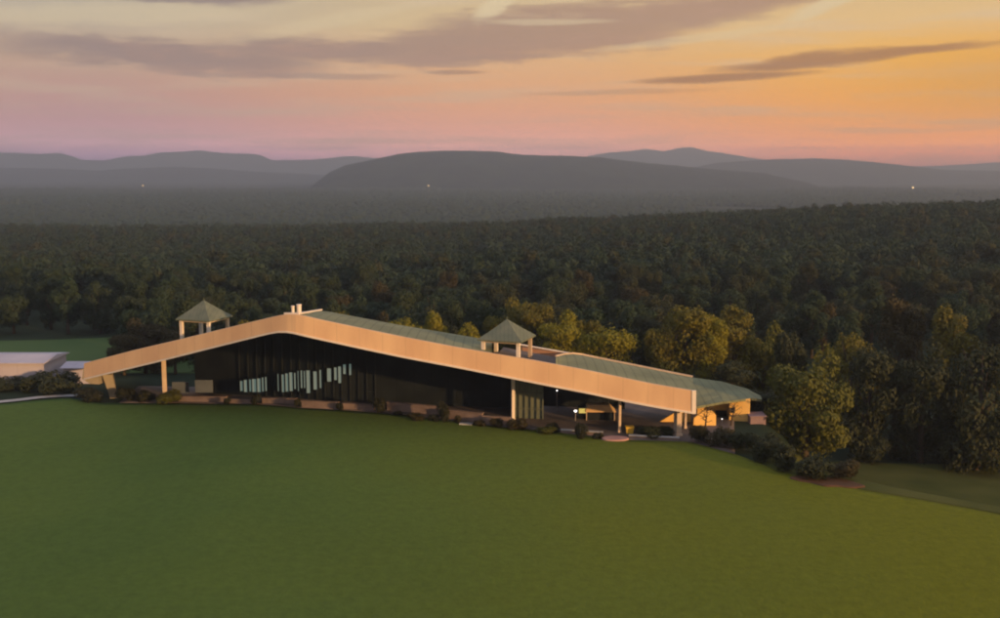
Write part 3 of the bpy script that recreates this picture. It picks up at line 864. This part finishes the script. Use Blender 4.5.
lamp(575.5, 411, 137.0, .20, LAMPW, "bright white lamp beside the glowing yellow booth")
lamp(557, 390.5, 143.0, .10, LAMPW, "tiny white lamp high under the roof right of the grey-green panel")
lamp(722, 419, 135.5, .08, LAMPW, "tiny white lamp low before the side building's dark door")
lamp(143, 185.5, 2600, 1.3, LAMPY, "lone warm light in the hazy woods on the far left plain", "mast_light")
lamp(428.5, 185.5, 2600, 1.2, LAMPY, "lone warm light at the foot of the flat-topped hill", "mast_light")
lamp(598, 161.0, 3750, 1.5, LAMPW, "white light near the top of the flat-topped hill", "mast_light", base=at(598, 161, 3750).z - 20)
lamp(913, 187.5, 2700, 1.8, LAMPY, "lone warm light on the far right plain", "mast_light")
# yellow bin with lid at the thin column's foot
p = ground(629.5, 434)
o = empty("yellow_bin", p, "bright yellow lidded bin at the foot of the thin orange column", "bin")
b = MB(); b.prism([(p.x - .4, p.y - .35, p.z + .08), (p.x + .4, p.y - .35, p.z + .08), (p.x + .4, p.y + .35, p.z + .08), (p.x - .4, p.y + .35, p.z + .08)],
                  [(p.x - .5, p.y - .45, p.z + .85), (p.x + .5, p.y - .45, p.z + .85), (p.x + .5, p.y + .45, p.z + .85), (p.x - .5, p.y + .45, p.z + .85)]); b.build("body", YELLOW, o, bevel=.04)
b = MB(); b.box((p.x, p.y, p.z + .93), (1.08, .98, .12)); b.build("lid", YELLOW, o, bevel=.03)

# ------------------------------------------------------------------ low walls at the lawn's edge
WALLS = [((178, 402), (226, 402.5), .75, "first low wall from the left, in front of the grey-blue shutters"),
         ((229, 403.5), (250, 404), .55, "short low wall below the left end of the lit glazing"),
         ((262, 404), (296, 404.5), .75, "low wall under the middle of the lit glazing"),
         ((301, 408), (338, 410), .95, "low wall under the right half of the lit glazing"),
         ((343, 409.5), (374, 411), .75, "narrow low wall just right of the lit glazing"),
         ((387, 411), (441, 416), 1.15, "longest pinkish wall, midway between glazing and tall pale column"),
         ((448, 420), (482, 423.5), 1.25, "high pinkish wall with pale slab at its foot"),
         ((482, 423.8), (510, 425.5), .95, "low wall ending at the foot of the tall pale column"),
         ((561, 434), (602, 436.5), .45, "thin pale kerb wall right of the grey-green panel"),
         ((629, 438.5), (679, 441), .3, "thin pale kerb wall between the two right-hand columns")]
for a_, c_, hh, lab in WALLS:
    p, q = ground(*a_), ground(*c_)
    o = empty("retaining_wall", (p + q) / 2, lab, "low wall", "low walls along the lawn's far edge")
    d = (q - p).normalized(); nn = Vector((-d.y, d.x, 0))
    b = MB(); b.prism([p + Vector((0, 0, -.3)), q + Vector((0, 0, -.3)), q + nn * .45 + Vector((0, 0, -.3)), p + nn * .45 + Vector((0, 0, -.3))],
                      [p + Vector((0, 0, hh)), q + Vector((0, 0, hh)), q + nn * .45 + Vector((0, 0, hh)), p + nn * .45 + Vector((0, 0, hh))]); b.build("wall", CONC, o, bevel=.03)
    b = MB(); e = d * .06; z1, z2 = Vector((0, 0, hh + .003)), Vector((0, 0, hh + .12))
    qd = [p - e - nn * .07, q + e - nn * .07, q + e + nn * .52, p - e + nn * .52]
    b.prism([v + z1 for v in qd], [v + z2 for v in qd]); b.build("coping", CONC if hh > .5 else PATHM, o, bevel=.02)
p = ground(466, 425.5)
b = MB(); b.box((p.x, p.y, p.z + .22), (1.7, .8, .2), -.2); b.box((p.x, p.y + .05, p.z + .05), (1.2, .5, .3), -.2)
tag(b.build("stone_bench", PATHM, bevel=.03), "small pale stone bench at the foot of the high pinkish wall", "bench")
# rounded pink planter edge
b = MB(); p = ground(615, 440.5)
pts = [(p.x + 1.75 * math.cos(t), p.y + 1.1 * math.sin(t)) for t in [i * 2 * math.pi / 28 for i in range(28)]]
b.prism([(x, y, p.z - .2) for x, y in pts], [(p.x + (x - p.x) * .94, p.y + (y - p.y) * .94, p.z + .36) for x, y in pts])
tag(b.build("round_planter", mat("pink_render", (.38, .22, .19), (.45, .27, .23), scale=.8), bevel=.05), "rounded low pink planter at the lawn edge by the thin orange column", "planter")

# left: pale roofed sheds
def shed(px0, px1, yt, yb, Y, dep, label, m=PALE):
    a_, c_ = at(px0, yt, Y), at(px1, yb, Y)
    zt = a_.z; x0, x1 = a_.x, c_.x; g_ = h((x0 + x1) / 2, Y) - .4
    o = empty("shed", ((x0 + x1) / 2, Y + dep / 2, g_), label, "shed")
    wz = zt - .7
    b = MB(); b.prism([(x0, Y, g_), (x1, Y, g_), (x1, Y + dep, g_), (x0, Y + dep, g_)], [(x0, Y, wz), (x1, Y, wz), (x1, Y + dep, wz), (x0, Y + dep, wz)])
    b.build("wall", m, o)
    b = MB(); y0, y1, ym = Y - .5, Y + dep + .5, Y + dep / 2
    b.prism([(x0 - .4, y0, wz + .02), (x0 - .4, y1, wz + .02), (x0 - .4, y1, wz + .12), (x0 - .4, ym, zt), (x0 - .4, y0, wz + .12)],
            [(x1 + .4, y0, wz + .02), (x1 + .4, y1, wz + .02), (x1 + .4, y1, wz + .12), (x1 + .4, ym, zt), (x1 + .4, y0, wz + .12)])
    b.build("roof", m, o)
shed(-90, 44, 359, 380, 166, 9, "long pale low-roofed shed at the far left beyond dark bushes")
shed(63, 92, 364, 371, 168, 5, "small pale shed just left of the pavilion's left tip")

# ------------------------------------------------------------------ vegetation
def rdir():
    z = random.uniform(-1, 1); t = random.uniform(0, 2 * math.pi); r = math.sqrt(1 - z * z)
    return Vector((r * math.cos(t), r * math.sin(t), z))
def leaves(lobes, n, size, aspect, hollow=.55, gap=.12, spread=.55):
    """leaf-clump quads through lobes; coordinates in units (width 1, height 1); aspect = real height/width"""
    b = MB()
    tot = sum(l[3] ** 2 for l in lobes)
    for (lx, ly, lz, lr, lh) in lobes:
        k = int(n * lr * lr / tot)
        for _ in range(k):
            d = rdir()
            rad = hollow + (1 - hollow) * random.random() ** .6
            nz = noise.noise(Vector((lx * 9 + d.x * 2.2, ly * 9 + d.y * 2.2, lz * 9 + d.z * 2.2)))
            if nz < -gap * 2.2: continue
            rad *= 1 + .28 * nz
            p = Vector((lx + d.x * lr * rad, ly + d.y * lr * rad, lz + d.z * lh * rad))
            nn = (d + rdir() * spread).normalized()
            u = nn.orthogonal().normalized(); v = nn.cross(u)
            t = random.uniform(0, 6.28)
            u, v = u * math.cos(t) + v * math.sin(t), v * math.cos(t) - u * math.sin(t)
            s = size * random.uniform(.6, 1.3)
            u, v = u * s, v * s * .7
            q = []
            for (a_, c_) in ((-1, -.3), (0, -1), (1, -.2), (.5, .9), (-.6, .8)):
                w = p + u * a_ + v * c_ + nn * (s * .3 * random.uniform(-1, 1))
                w = Vector((w.x, w.y, p.z + (w.z - p.z) / aspect))
                q.append(w)
            b.add(q, [(0, 1, 2, 3, 4)])
    return b
def crown_lobes(kind, rs):
    random.seed(rs)
    L = []
    if kind == 'round':
        L.append((0, 0, .58, .36, .30))
        for i in range(11):
            t = i * 2.4; z = random.uniform(.36, .86); r = .26 * math.sqrt(max(.1, 1 - ((z - .58) / .36) ** 2))
            L.append((r * math.cos(t), r * math.sin(t), z, random.uniform(.15, .24), random.uniform(.10, .15)))
    elif kind == 'tall':
        L.append((0, 0, .55, .30, .40))
        for i in range(14):
            t = i * 2.4; z = random.uniform(.2, .9); r = .27 * math.sqrt(max(.1, 1 - ((z - .55) / .42) ** 2))
            L.append((r * math.cos(t), r * math.sin(t), z, random.uniform(.13, .21), random.uniform(.07, .12)))
    elif kind == 'broad':
        L.append((0, 0, .5, .34, .34))
        for i in range(14):
            t = i * 2.4; z = random.uniform(.22, .84); r = .33 * math.sqrt(max(.1, 1 - ((z - .5) / .42) ** 2))
            L.append((r * math.cos(t), r * math.sin(t), z, random.uniform(.14, .22), random.uniform(.09, .14)))
    elif kind == 'bush':
        for i in range(7):
            t = i * 2.4; r = random.uniform(.05, .3)
            L.append((r * math.cos(t), r * math.sin(t), random.uniform(.35, .65), random.uniform(.18, .26), random.uniform(.28, .4)))
    return L
def trunk_mesh(kind, rs):
    random.seed(rs + 50)
    b = MB()
    pts = [(0, 0, -.06), (.01, 0, .1), (-.01, .015, .3), (.01, .0, .5), (0, -.01, .72)]
    b.tube(pts, [.055, .042, .034, .024, .008], 8)
    for i in range(7):
        t = i * 2.4 + random.random(); z0 = random.uniform(.18, .5)
        r = random.uniform(.2, .32)
        b.tube([(0, 0, z0), (r * .5 * math.cos(t), r * .5 * math.sin(t), z0 + .1), (r * math.cos(t), r * math.sin(t), z0 + .26)], [.018, .012, .004], 6)
    return b.mesh("trunk", BARK, True)
PROT = {}
for kind, n_, sz, asp in (('round', 8500, .021, 1.3), ('tall', 9500, .021, 1.9), ('broad', 10500, .019, 1.4), ('bush', 3600, .032, .9)):
    for v in range(3 if kind != 'bush' else 4):
        rs = 11 * v + len(kind)
        lobes = crown_lobes(kind, rs)
        PROT[kind, v] = (leaves(lobes, n_, sz, asp).mesh("crown", LEAF['green']), trunk_mesh(kind, rs) if kind != 'bush' else None)
random.seed(5)
def inst(name, me, parent, m):
    o = bpy.data.objects.new(name, me); C.objects.link(o); o.parent = parent
    o.material_slots[0].link = 'OBJECT'; o.material_slots[0].material = m
    return o
def tree(px, ytop, Y, wpx, colr, kind='round', v=0, label=None, group=None, name="tree", cat="tree"):
    x = X_(px, Y)
    g_ = h(x, Y)
    top = at(px, ytop, Y).z
    H = top - g_; w = wpx * Y / F
    o = empty(name, (x, Y, g_), label, cat, group)
    o.scale = (w / .98, w / .98, H / .97); o.rotation_euler = (0, 0, random.uniform(0, 6.28))
    cr, tr = PROT[kind, v % 3]
    c_ = inst("crown", cr, o, LEAF[colr]); inst("trunk", tr, o, BARK)
    c_.location.z, c_.scale.z = (-.24, 1.25) if px == 813 else (-.15, 1.15)
    return o
G1 = "trees close behind the pavilion"
TR = [
 (118, 333, 176, 34, 'brown', 'broad', 0, "small brown tree behind the pavilion's left tip"),
 (140, 314, 181, 50, 'brown', 'broad', 1, "tall rusty brown tree behind the left slope, left of the left cupola"),
 (170, 321, 178, 36, 'brown', 'round', 2, "brown tree between the tall rusty one and the left cupola"),
 (243, 319, 179, 44, 'olive', 'broad', 0, "olive tree behind the left slope, right of the left cupola"),
 (276, 316, 185, 34, 'dark', 'round', 1, "dark tree behind the left slope, just left of the twin chimneys"),
 (338, 305, 182, 42, 'olive', 'round', 2, "olive tree peeping over the roof right of its peak"),
 (374, 308, 182, 38, 'brown', 'broad', 1, "brownish tree between the peak and the olive crowns"),
 (406, 304, 172, 50, 'bright', 'broad', 2, "broad olive crown over the roof midway between the cupolas"),
 (434, 312, 170, 32, 'bright', 'round', 0, "small yellow-olive crown beside the broad olive one"),
 (449, 320, 172, 24, 'dark', 'round', 1, "dark green crown wedged between two yellow-olive ones"),
 (467, 316, 166, 30, 'bright', 'round', 2, "small round yellow-olive crown just left of the right cupola"),
 (503, 303, 184, 40, 'olive', 'broad', 1, "olive tree directly behind the right cupola"),
 (535, 302, 178, 46, 'olive', 'tall', 0, "tall olive tree just right of the right cupola"),
 (563, 309, 165, 46, 'bright', 'broad', 1, "yellow-olive tree over the recessed roof bay"),
 (611, 314, 163, 52, 'bright', 'broad', 2, "wide yellow-olive tree over the middle of the lower roof"),
 (587, 320, 168, 34, 'olive', 'round', 0, "olive tree between the two brightest yellow-olive crowns"),
 (662, 322, 161, 34, 'olive', 'round', 1, "small olive tree just left of the tall one over the pavilion's right end"),
 (714, 316, 158, 36, 'bright', 'tall', 1, "yellow-olive tree behind the junction of pavilion and side building"),
 (648, 318, 168, 40, 'dark', 'tall', 1, "dark tree right of the wide yellow-olive one"),
 (688, 304, 160, 58, 'olive', 'broad', 0, "tall olive tree above the pavilion's right end"),
 (737, 308, 163, 52, 'olive', 'tall', 2, "tall olive tree behind the side building"),
 (768, 318, 168, 46, 'green', 'broad', 1, "green tree just right of those behind the side building"),
 (735, 362, 153, 44, 'dark', 'round', 0, "low dark tree right behind the side building's roof"),
 (772, 385, 146, 50, 'dark', 'broad', 1, "low dark tree right of the mauve enclosure"),
 (795, 330, 156, 46, 'dark', 'tall', 0, "dark tree rising behind the big olive green tree"),
 (813, 342, 137, 88, 'green', 'broad', 1, "big olive green tree standing on the bank right of the pavilion"),
 (858, 312, 160, 56, 'olive', 'broad', 2, "olive brown tree behind and right of the big bank tree"),
 (876, 345, 148, 66, 'dark', 'broad', 0, "dark tree next right of the big bank tree"),
 (905, 300, 165, 60, 'brown', 'tall', 1, "tall brown tree in the right-hand wood"),
 (932, 335, 146, 70, 'dark', 'broad', 1, "dark tree below the tall brown one"),
 (958, 308, 158, 60, 'olive', 'tall', 2, "tall olive tree near the right edge"),
 (990, 315, 142, 84, 'dark', 'broad', 2, "broad dark tree at the right edge"),
 (1045, 300, 150, 80, 'dark', 'tall', 0, "dark tree mostly beyond the right edge"),
 (1092, 310, 145, 90, 'brown', 'broad', 0, "brown tree beyond the right edge"),
]
for (px, yt, Y, w, c, k, v, lab) in TR:
    if 495 < px < 770: w *= 1.18
    tree(px, yt, Y, w, c, k, v, lab, G1 if px < 790 else "trees of the right-hand wood")
# woodland belt: single trees
cnt = 0
spots = []
GB = "trees of the wood behind the pavilion and field"
tries = 0
while cnt < 210 and tries < 8000:
    tries += 1
    Y = 186 + 110 * random.random() ** 1.2
    px = random.uniform(-60, 1060)
    x = X_(px, Y)
    if px < 120 and Y < 238: continue
    if Y < 194 and px > 780: continue
    if any((x - a_) ** 2 + (Y - c_) ** 2 < 5.2 ** 2 for a_, c_ in spots): continue
    spots.append((x, Y)); cnt += 1
    H = random.uniform(10.5, 14.5); w = random.uniform(6.5, 9.5)
    g_ = h(x, Y)
    wgt = random.random()
    mid = px / 1000
    c = 'wood' if wgt > .30 * mid + .12 else random.choice(['olive', 'dark', 'brown', 'dark'] if px > 330 and Y < 215 else ['dark', 'dark', 'brown', 'dark', 'dark'])
    k = random.choice(['round', 'tall', 'broad'])
    zone = ('behind the far left field' if px < 110 else "over the pavilion's left slope" if px < 290 else "over roof between peak and right cupola" if px < 500 else "over the lower right roof" if px < 690 else "beyond the side building" if px < 830 else "behind the right-hand trees")
    far = 'front row' if Y < 215 else 'middle row' if Y < 255 else 'back row'
    cn = {'wood': 'dark green', 'olive': 'olive', 'dark': 'very dark', 'brown': 'brown', 'green': 'mid green'}[c]
    lab_ = cn + ' ' + {'round': 'rounded', 'tall': 'tall narrow', 'broad': 'broad'}[k] + ' tree, ' + far + ' of wood ' + zone
    o = empty("tree", (x, Y, g_), lab_, "tree", "trees of the wood " + zone)
    o.scale = (w, w, H); o.rotation_euler = (0, 0, random.uniform(0, 6.28))
    cr, tr = PROT[k, random.randrange(3)]
    c_ = inst("crown", cr, o, LEAF[c]); inst("trunk", tr, o, BARK)
    c_.location.z = -.16; c_.scale.z = 1.14

# shrubs
def shrub(px, py, wpx, hpx, colr, label, Y=None, group="shrubs along the lawn's far edge"):
    p = ground(px, py) if Y is None else gnd(X_(px, Y), Y)
    k = p.y / F
    o = empty("shrub", p, label, "shrub", group)
    w = wpx * k; H = hpx * k
    me = PROT['bush', random.randrange(4)][0]
    o.scale = (w, w, H); o.rotation_euler = (0, 0, random.uniform(0, 6.28))
    inst("leaves", me, o, LEAF[colr])
SH = [(90, 402, 30, 16, 'shrub', "dark mound of shrub left of the leaning left pier"),
 (60, 394, 42, 24, 'dark', "tall dark bush between the path and the small pale shed"),
 (34, 392, 34, 22, 'dark', "dark bush before the right end of the long pale shed"),
 (12, 390, 34, 14, 'dark', "low dark bush before the long pale shed at the left edge"),
 (-14, 390, 34, 14, 'dark', "dark bush beyond the left edge"),
 (128, 401, 26, 16, 'shrub', "dark shrub just right of the leaning left pier"),
 (145, 402, 22, 13, 'shrub', "shrub left of the slim pale column"),
 (168, 404, 30, 15, 'green', "olive shrub at the foot of the slim pale column"),
 (227, 405, 9, 9, 'shrub', "tiny shrub right of the first low wall"),
 (256, 405, 12, 12, 'shrub', "shrub below the gap in the lit glazing"),
 (298, 408, 9, 11, 'shrub', "narrow shrub below the middle of the lit glazing"),
 (340, 411, 9, 10, 'shrub', "small shrub between two walls right of the glazing"),
 (380, 414, 17, 19, 'shrub', "dark bush left of the longest pinkish wall"),
 (398, 416, 12, 6, 'shrub', "tiny low shrub before the left end of the longest wall"),
 (417, 421, 20, 9, 'brown', "low brown shrub before the longest pinkish wall"),
 (434, 422, 13, 9, 'shrub', "small shrub before the right end of the longest wall"),
 (444, 423, 14, 26, 'shrub', "upright dark bush right of the longest wall"),
 (458, 424, 8, 10, 'brown', "tiny brown shrub before the high pinkish wall"),
 (480, 427, 16, 9, 'brown', "brown shrub right of the stone bench"),
 (497, 428, 18, 12, 'brown', "brown shrub left of the tall pale column"),
 (517, 431, 22, 15, 'brown', "dark brown shrub at the foot of the tall pale column"),
 (545, 434, 24, 9, 'green', "low olive shrub before the grey-green panel"),
 (553, 433, 15, 12, 'shrub', "dark shrub right of the grey-green panel"),
 (581, 439, 17, 18, 'shrub', "dark shrub in front of the glowing yellow booth"),
 (598, 440, 12, 9, 'shrub', "small shrub left of the rounded pink planter"),
 (650, 437, 30, 12, 'dark', "dark shrub behind the kerb between the two right columns"),
 (667, 436, 18, 11, 'dark', "dark shrub just left of the right-hand column pair"),
 (700, 443, 26, 22, 'brown', "brown shrub under the pavilion's right tip"),
 (722, 447, 34, 22, 'brown', "reddish brown shrub before the side building"),
 (745, 452, 34, 24, 'dark', "dark shrub before the sunlit gable wall"),
 (765, 462, 38, 32, 'dark', "big dark shrub below the mauve enclosure"),
 (785, 472, 34, 34, 'dark', "dark shrub left of the big bank tree's foot"),
 (812, 480, 42, 26, 'dark', "dark shrub at the foot of the big bank tree"),
 (842, 480, 34, 24, 'brown', "brown shrub right of the big bank tree's foot"),
]
for s_ in SH: shrub(*s_)
for i, (px, py, w, hh, lab) in enumerate([(870, 462, 40, 30, "undergrowth bush under the dark tree right of the bank tree"), (905, 458, 44, 28, "undergrowth bush below the tall brown tree"),
                        (945, 462, 50, 34, "undergrowth bush left of the broad dark edge tree"), (985, 466, 50, 34, "undergrowth bush at the right edge")]):
    shrub(px, py, w, hh, 'brown' if i % 2 else 'dark', lab, group="undergrowth in the right-hand wood")

# two bare young trees before the side building
def bare(px, ytop, Y, label, lean=.2, sc=1.0):
    x = X_(px, Y); g_ = h(x, Y); H = at(px, ytop, Y).z - g_
    o = empty("bare_tree", (x, Y, g_), label, "tree", "bare young trees before the side building")
    b = MB()
    random.seed(int(px))
    b.tube([(x, Y, g_ - .2), (x + lean * .3, Y, g_ + H * .35), (x + lean, Y, g_ + H * .7), (x + lean * .8, Y, g_ + H)], [.13, .1, .06, .02], 7)
    b.build("trunk", BARK, o, smooth=True)
    b = MB()
    for i in range(16):
        z0 = g_ + H * random.uniform(.3, .9); t = random.uniform(0, 6.28); r = H * random.uniform(.18, .36) * sc
        a_ = Vector((x + lean * .6, Y, z0)); e_ = a_ + Vector((r * math.cos(t), r * math.sin(t) * .6, r * random.uniform(.1, .7)))
        m_ = (a_ + e_) / 2 + Vector((0, 0, -.1))
        b.tube([a_, m_, e_], [.05, .035, .012], 5)
        for _ in range(3):
            q = e_ + rdir() * r * .45
            b.tube([m_.lerp(e_, random.uniform(.2, 1)), q], [.025, .008], 4)
    b.build("branches", BARK, o, smooth=True)
bare(710, 405, 131.5, "bare young tree in front of the pavilion's right tip", .2)
bare(736, 402, 134.5, "bare twiggy tree against the sunlit gable wall", .5)

# ------------------------------------------------------------------ the wood beyond, one mass
def canopy_proto(n_lobes, size, nleaf, lsz, rs):
    random.seed(rs)
    L = []
    for i in range(n_lobes):
        t = i * 2.4; r = .36 * math.sqrt(i / n_lobes)
        L.append((r * math.cos(t), r * math.sin(t), random.uniform(.5, .8) - r * .3, random.uniform(.17, .25), random.uniform(.15, .22)))
    return leaves(L, nleaf, lsz, 1.2, hollow=.75, spread=.28)
col_p = bpy.data.collections.new("wood_sources")
far_leaf = leafmat("far_wood_leaves", (.020, .048, .028), (.038, .066, .034), rnd=(.032, .054, .026), scale=.8)
far_leaf2 = leafmat("far_wood_leaves_autumn", (.034, .042, .016), (.056, .060, .020), rnd=(.026, .040, .018), scale=.8)
for v in range(5):
    me = canopy_proto(8, 1, 900, .044, 70 + v).mesh("wood_crown", far_leaf if v % 5 < 4 else far_leaf2)
    o = bpy.data.objects.new("wood_crown", me); col_p.objects.link(o)
    o.scale = (9, 9, 13)
def bumps(rs):
    random.seed(rs)
    b = MB()
    for i in range(20):
        cx, cy = random.uniform(-.5, .5), random.uniform(-.5, .5)
        r = random.uniform(.10, .17); zt = random.uniform(.55, 1.0)
        n_, rows = 9, 5
        o0 = len(b.v)
        for a_ in range(rows + 1):
            t = math.pi / 2 * a_ / rows
            for k in range(n_):
                ph = 2 * math.pi * k / n_
                rr = r * math.sin(t) * (1 + .25 * random.uniform(-1, 1)) if a_ < rows else r
                b.v.append((cx + rr * math.cos(ph), cy + rr * math.sin(ph), zt * (.45 + .55 * math.cos(t)) if a_ < rows else 0))
        for a_ in range(rows):
            for k in range(n_): b.f.append((o0 + a_ * n_ + k, o0 + a_ * n_ + (k + 1) % n_, o0 + (a_ + 1) * n_ + (k + 1) % n_, o0 + (a_ + 1) * n_ + k))
    return b.mesh("far_canopy", far_leaf)
col_q = bpy.data.collections.new("far_wood_sources")
for v in range(4):
    o = bpy.data.objects.new("far_canopy", bumps(90 + v)); col_q.objects.link(o); o.scale = (34, 34, 12)
def scatter(name, pts, colx, label, smin, smax):
    me = bpy.data.meshes.new(name); me.from_pydata([tuple(p) for p in pts], [], []); me.update()
    o = bpy.data.objects.new(name, me); C.objects.link(o)
    ng = bpy.data.node_groups.new(name + "_scatter", 'GeometryNodeTree')
    ng.interface.new_socket("Geometry", in_out='INPUT', socket_type='NodeSocketGeometry')
    ng.interface.new_socket("Geometry", in_out='OUTPUT', socket_type='NodeSocketGeometry')
    gi, go = ng.nodes.new('NodeGroupInput'), ng.nodes.new('NodeGroupOutput')
    ci = ng.nodes.new('GeometryNodeCollectionInfo'); ci.inputs['Collection'].default_value = colx
    ci.inputs['Separate Children'].default_value = True; ci.inputs['Reset Children'].default_value = False
    ip = ng.nodes.new('GeometryNodeInstanceOnPoints'); ip.inputs['Pick Instance'].default_value = True
    rv = ng.nodes.new('FunctionNodeRandomValue'); rv.data_type = 'FLOAT_VECTOR'
    rv.inputs[0].default_value = (0, 0, 0); rv.inputs[1].default_value = (0, 0, 6.283)
    rsc = ng.nodes.new('FunctionNodeRandomValue'); rsc.data_type = 'FLOAT'
    rsc.inputs[2].default_value = smin; rsc.inputs[3].default_value = smax; rsc.inputs['Seed'].default_value = 4
    ri = ng.nodes.new('FunctionNodeRandomValue'); ri.data_type = 'INT'
    ri.inputs[4].default_value = 0; ri.inputs[5].default_value = len(colx.objects) - 1; ri.inputs['Seed'].default_value = 9
    l = ng.links.new
    l(gi.outputs[0], ip.inputs['Points']); l(ci.outputs[0], ip.inputs['Instance']); l(rv.outputs[0], ip.inputs['Rotation'])
    l(rsc.outputs[1], ip.inputs['Scale']); l(ri.outputs[2], ip.inputs['Instance Index']); l(ip.outputs[0], go.inputs[0])
    md = o.modifiers.new("scatter", 'NODES'); md.node_group = ng
    return tag(o, label, None, None, 'stuff')
random.seed(21)
pts = []
Y = 292.0
while Y < 900:
    step = 5.6 * (1 + (Y - 290) / 1500)
    w_ = Y * .56
    x = -w_
    while x < w_:
        xx, yy = x + random.uniform(-2.2, 2.2), Y + random.uniform(-2.2, 2.2)
        pts.append((xx, yy, h(xx, yy) - .8)); x += step
    Y += step
scatter("forest", pts, col_p, "dense mixed wood covering the ridge beyond the pavilion", .75, 1.2)
pts = []
Y = 905.0
while Y < 3400:
    step = 27 * (1 + (Y - 900) / 4000)
    w_ = Y * .56; x = -w_
    while x < w_:
        xx, yy = x + random.uniform(-9, 9), Y + random.uniform(-9, 9)
        if noise.noise(Vector((xx / 260, yy / 420, 5))) > -.42: pts.append((xx, yy, h(xx, yy) - 1))
        x += step
    Y += step
scatter("distant_forest", pts, col_q, "hazy woods stretching over the plain to the hills", .8, 1.25)

# ------------------------------------------------------------------ haze
hb = MB(); hb.box((0, (HAZE_FAR - 6000) / 2, (HAZE_TOP - 130) / 2), (19000, HAZE_FAR + 6000, HAZE_TOP + 130))
hm = bpy.data.materials.new("haze"); hm.use_nodes = True
t = hm.node_tree
for n_ in list(t.nodes): t.nodes.remove(n_)
om = t.nodes.new('ShaderNodeOutputMaterial'); pv = t.nodes.new('ShaderNodeVolumePrincipled')
pv.inputs['Color'].default_value = HAZE_COL + (1,); pv.inputs['Density'].default_value = HAZE_DEN; pv.inputs['Anisotropy'].default_value = .5
t.links.new(pv.outputs[0], om.inputs['Volume'])
ho = hb.build("haze", hm); tag(ho, kind='stuff')
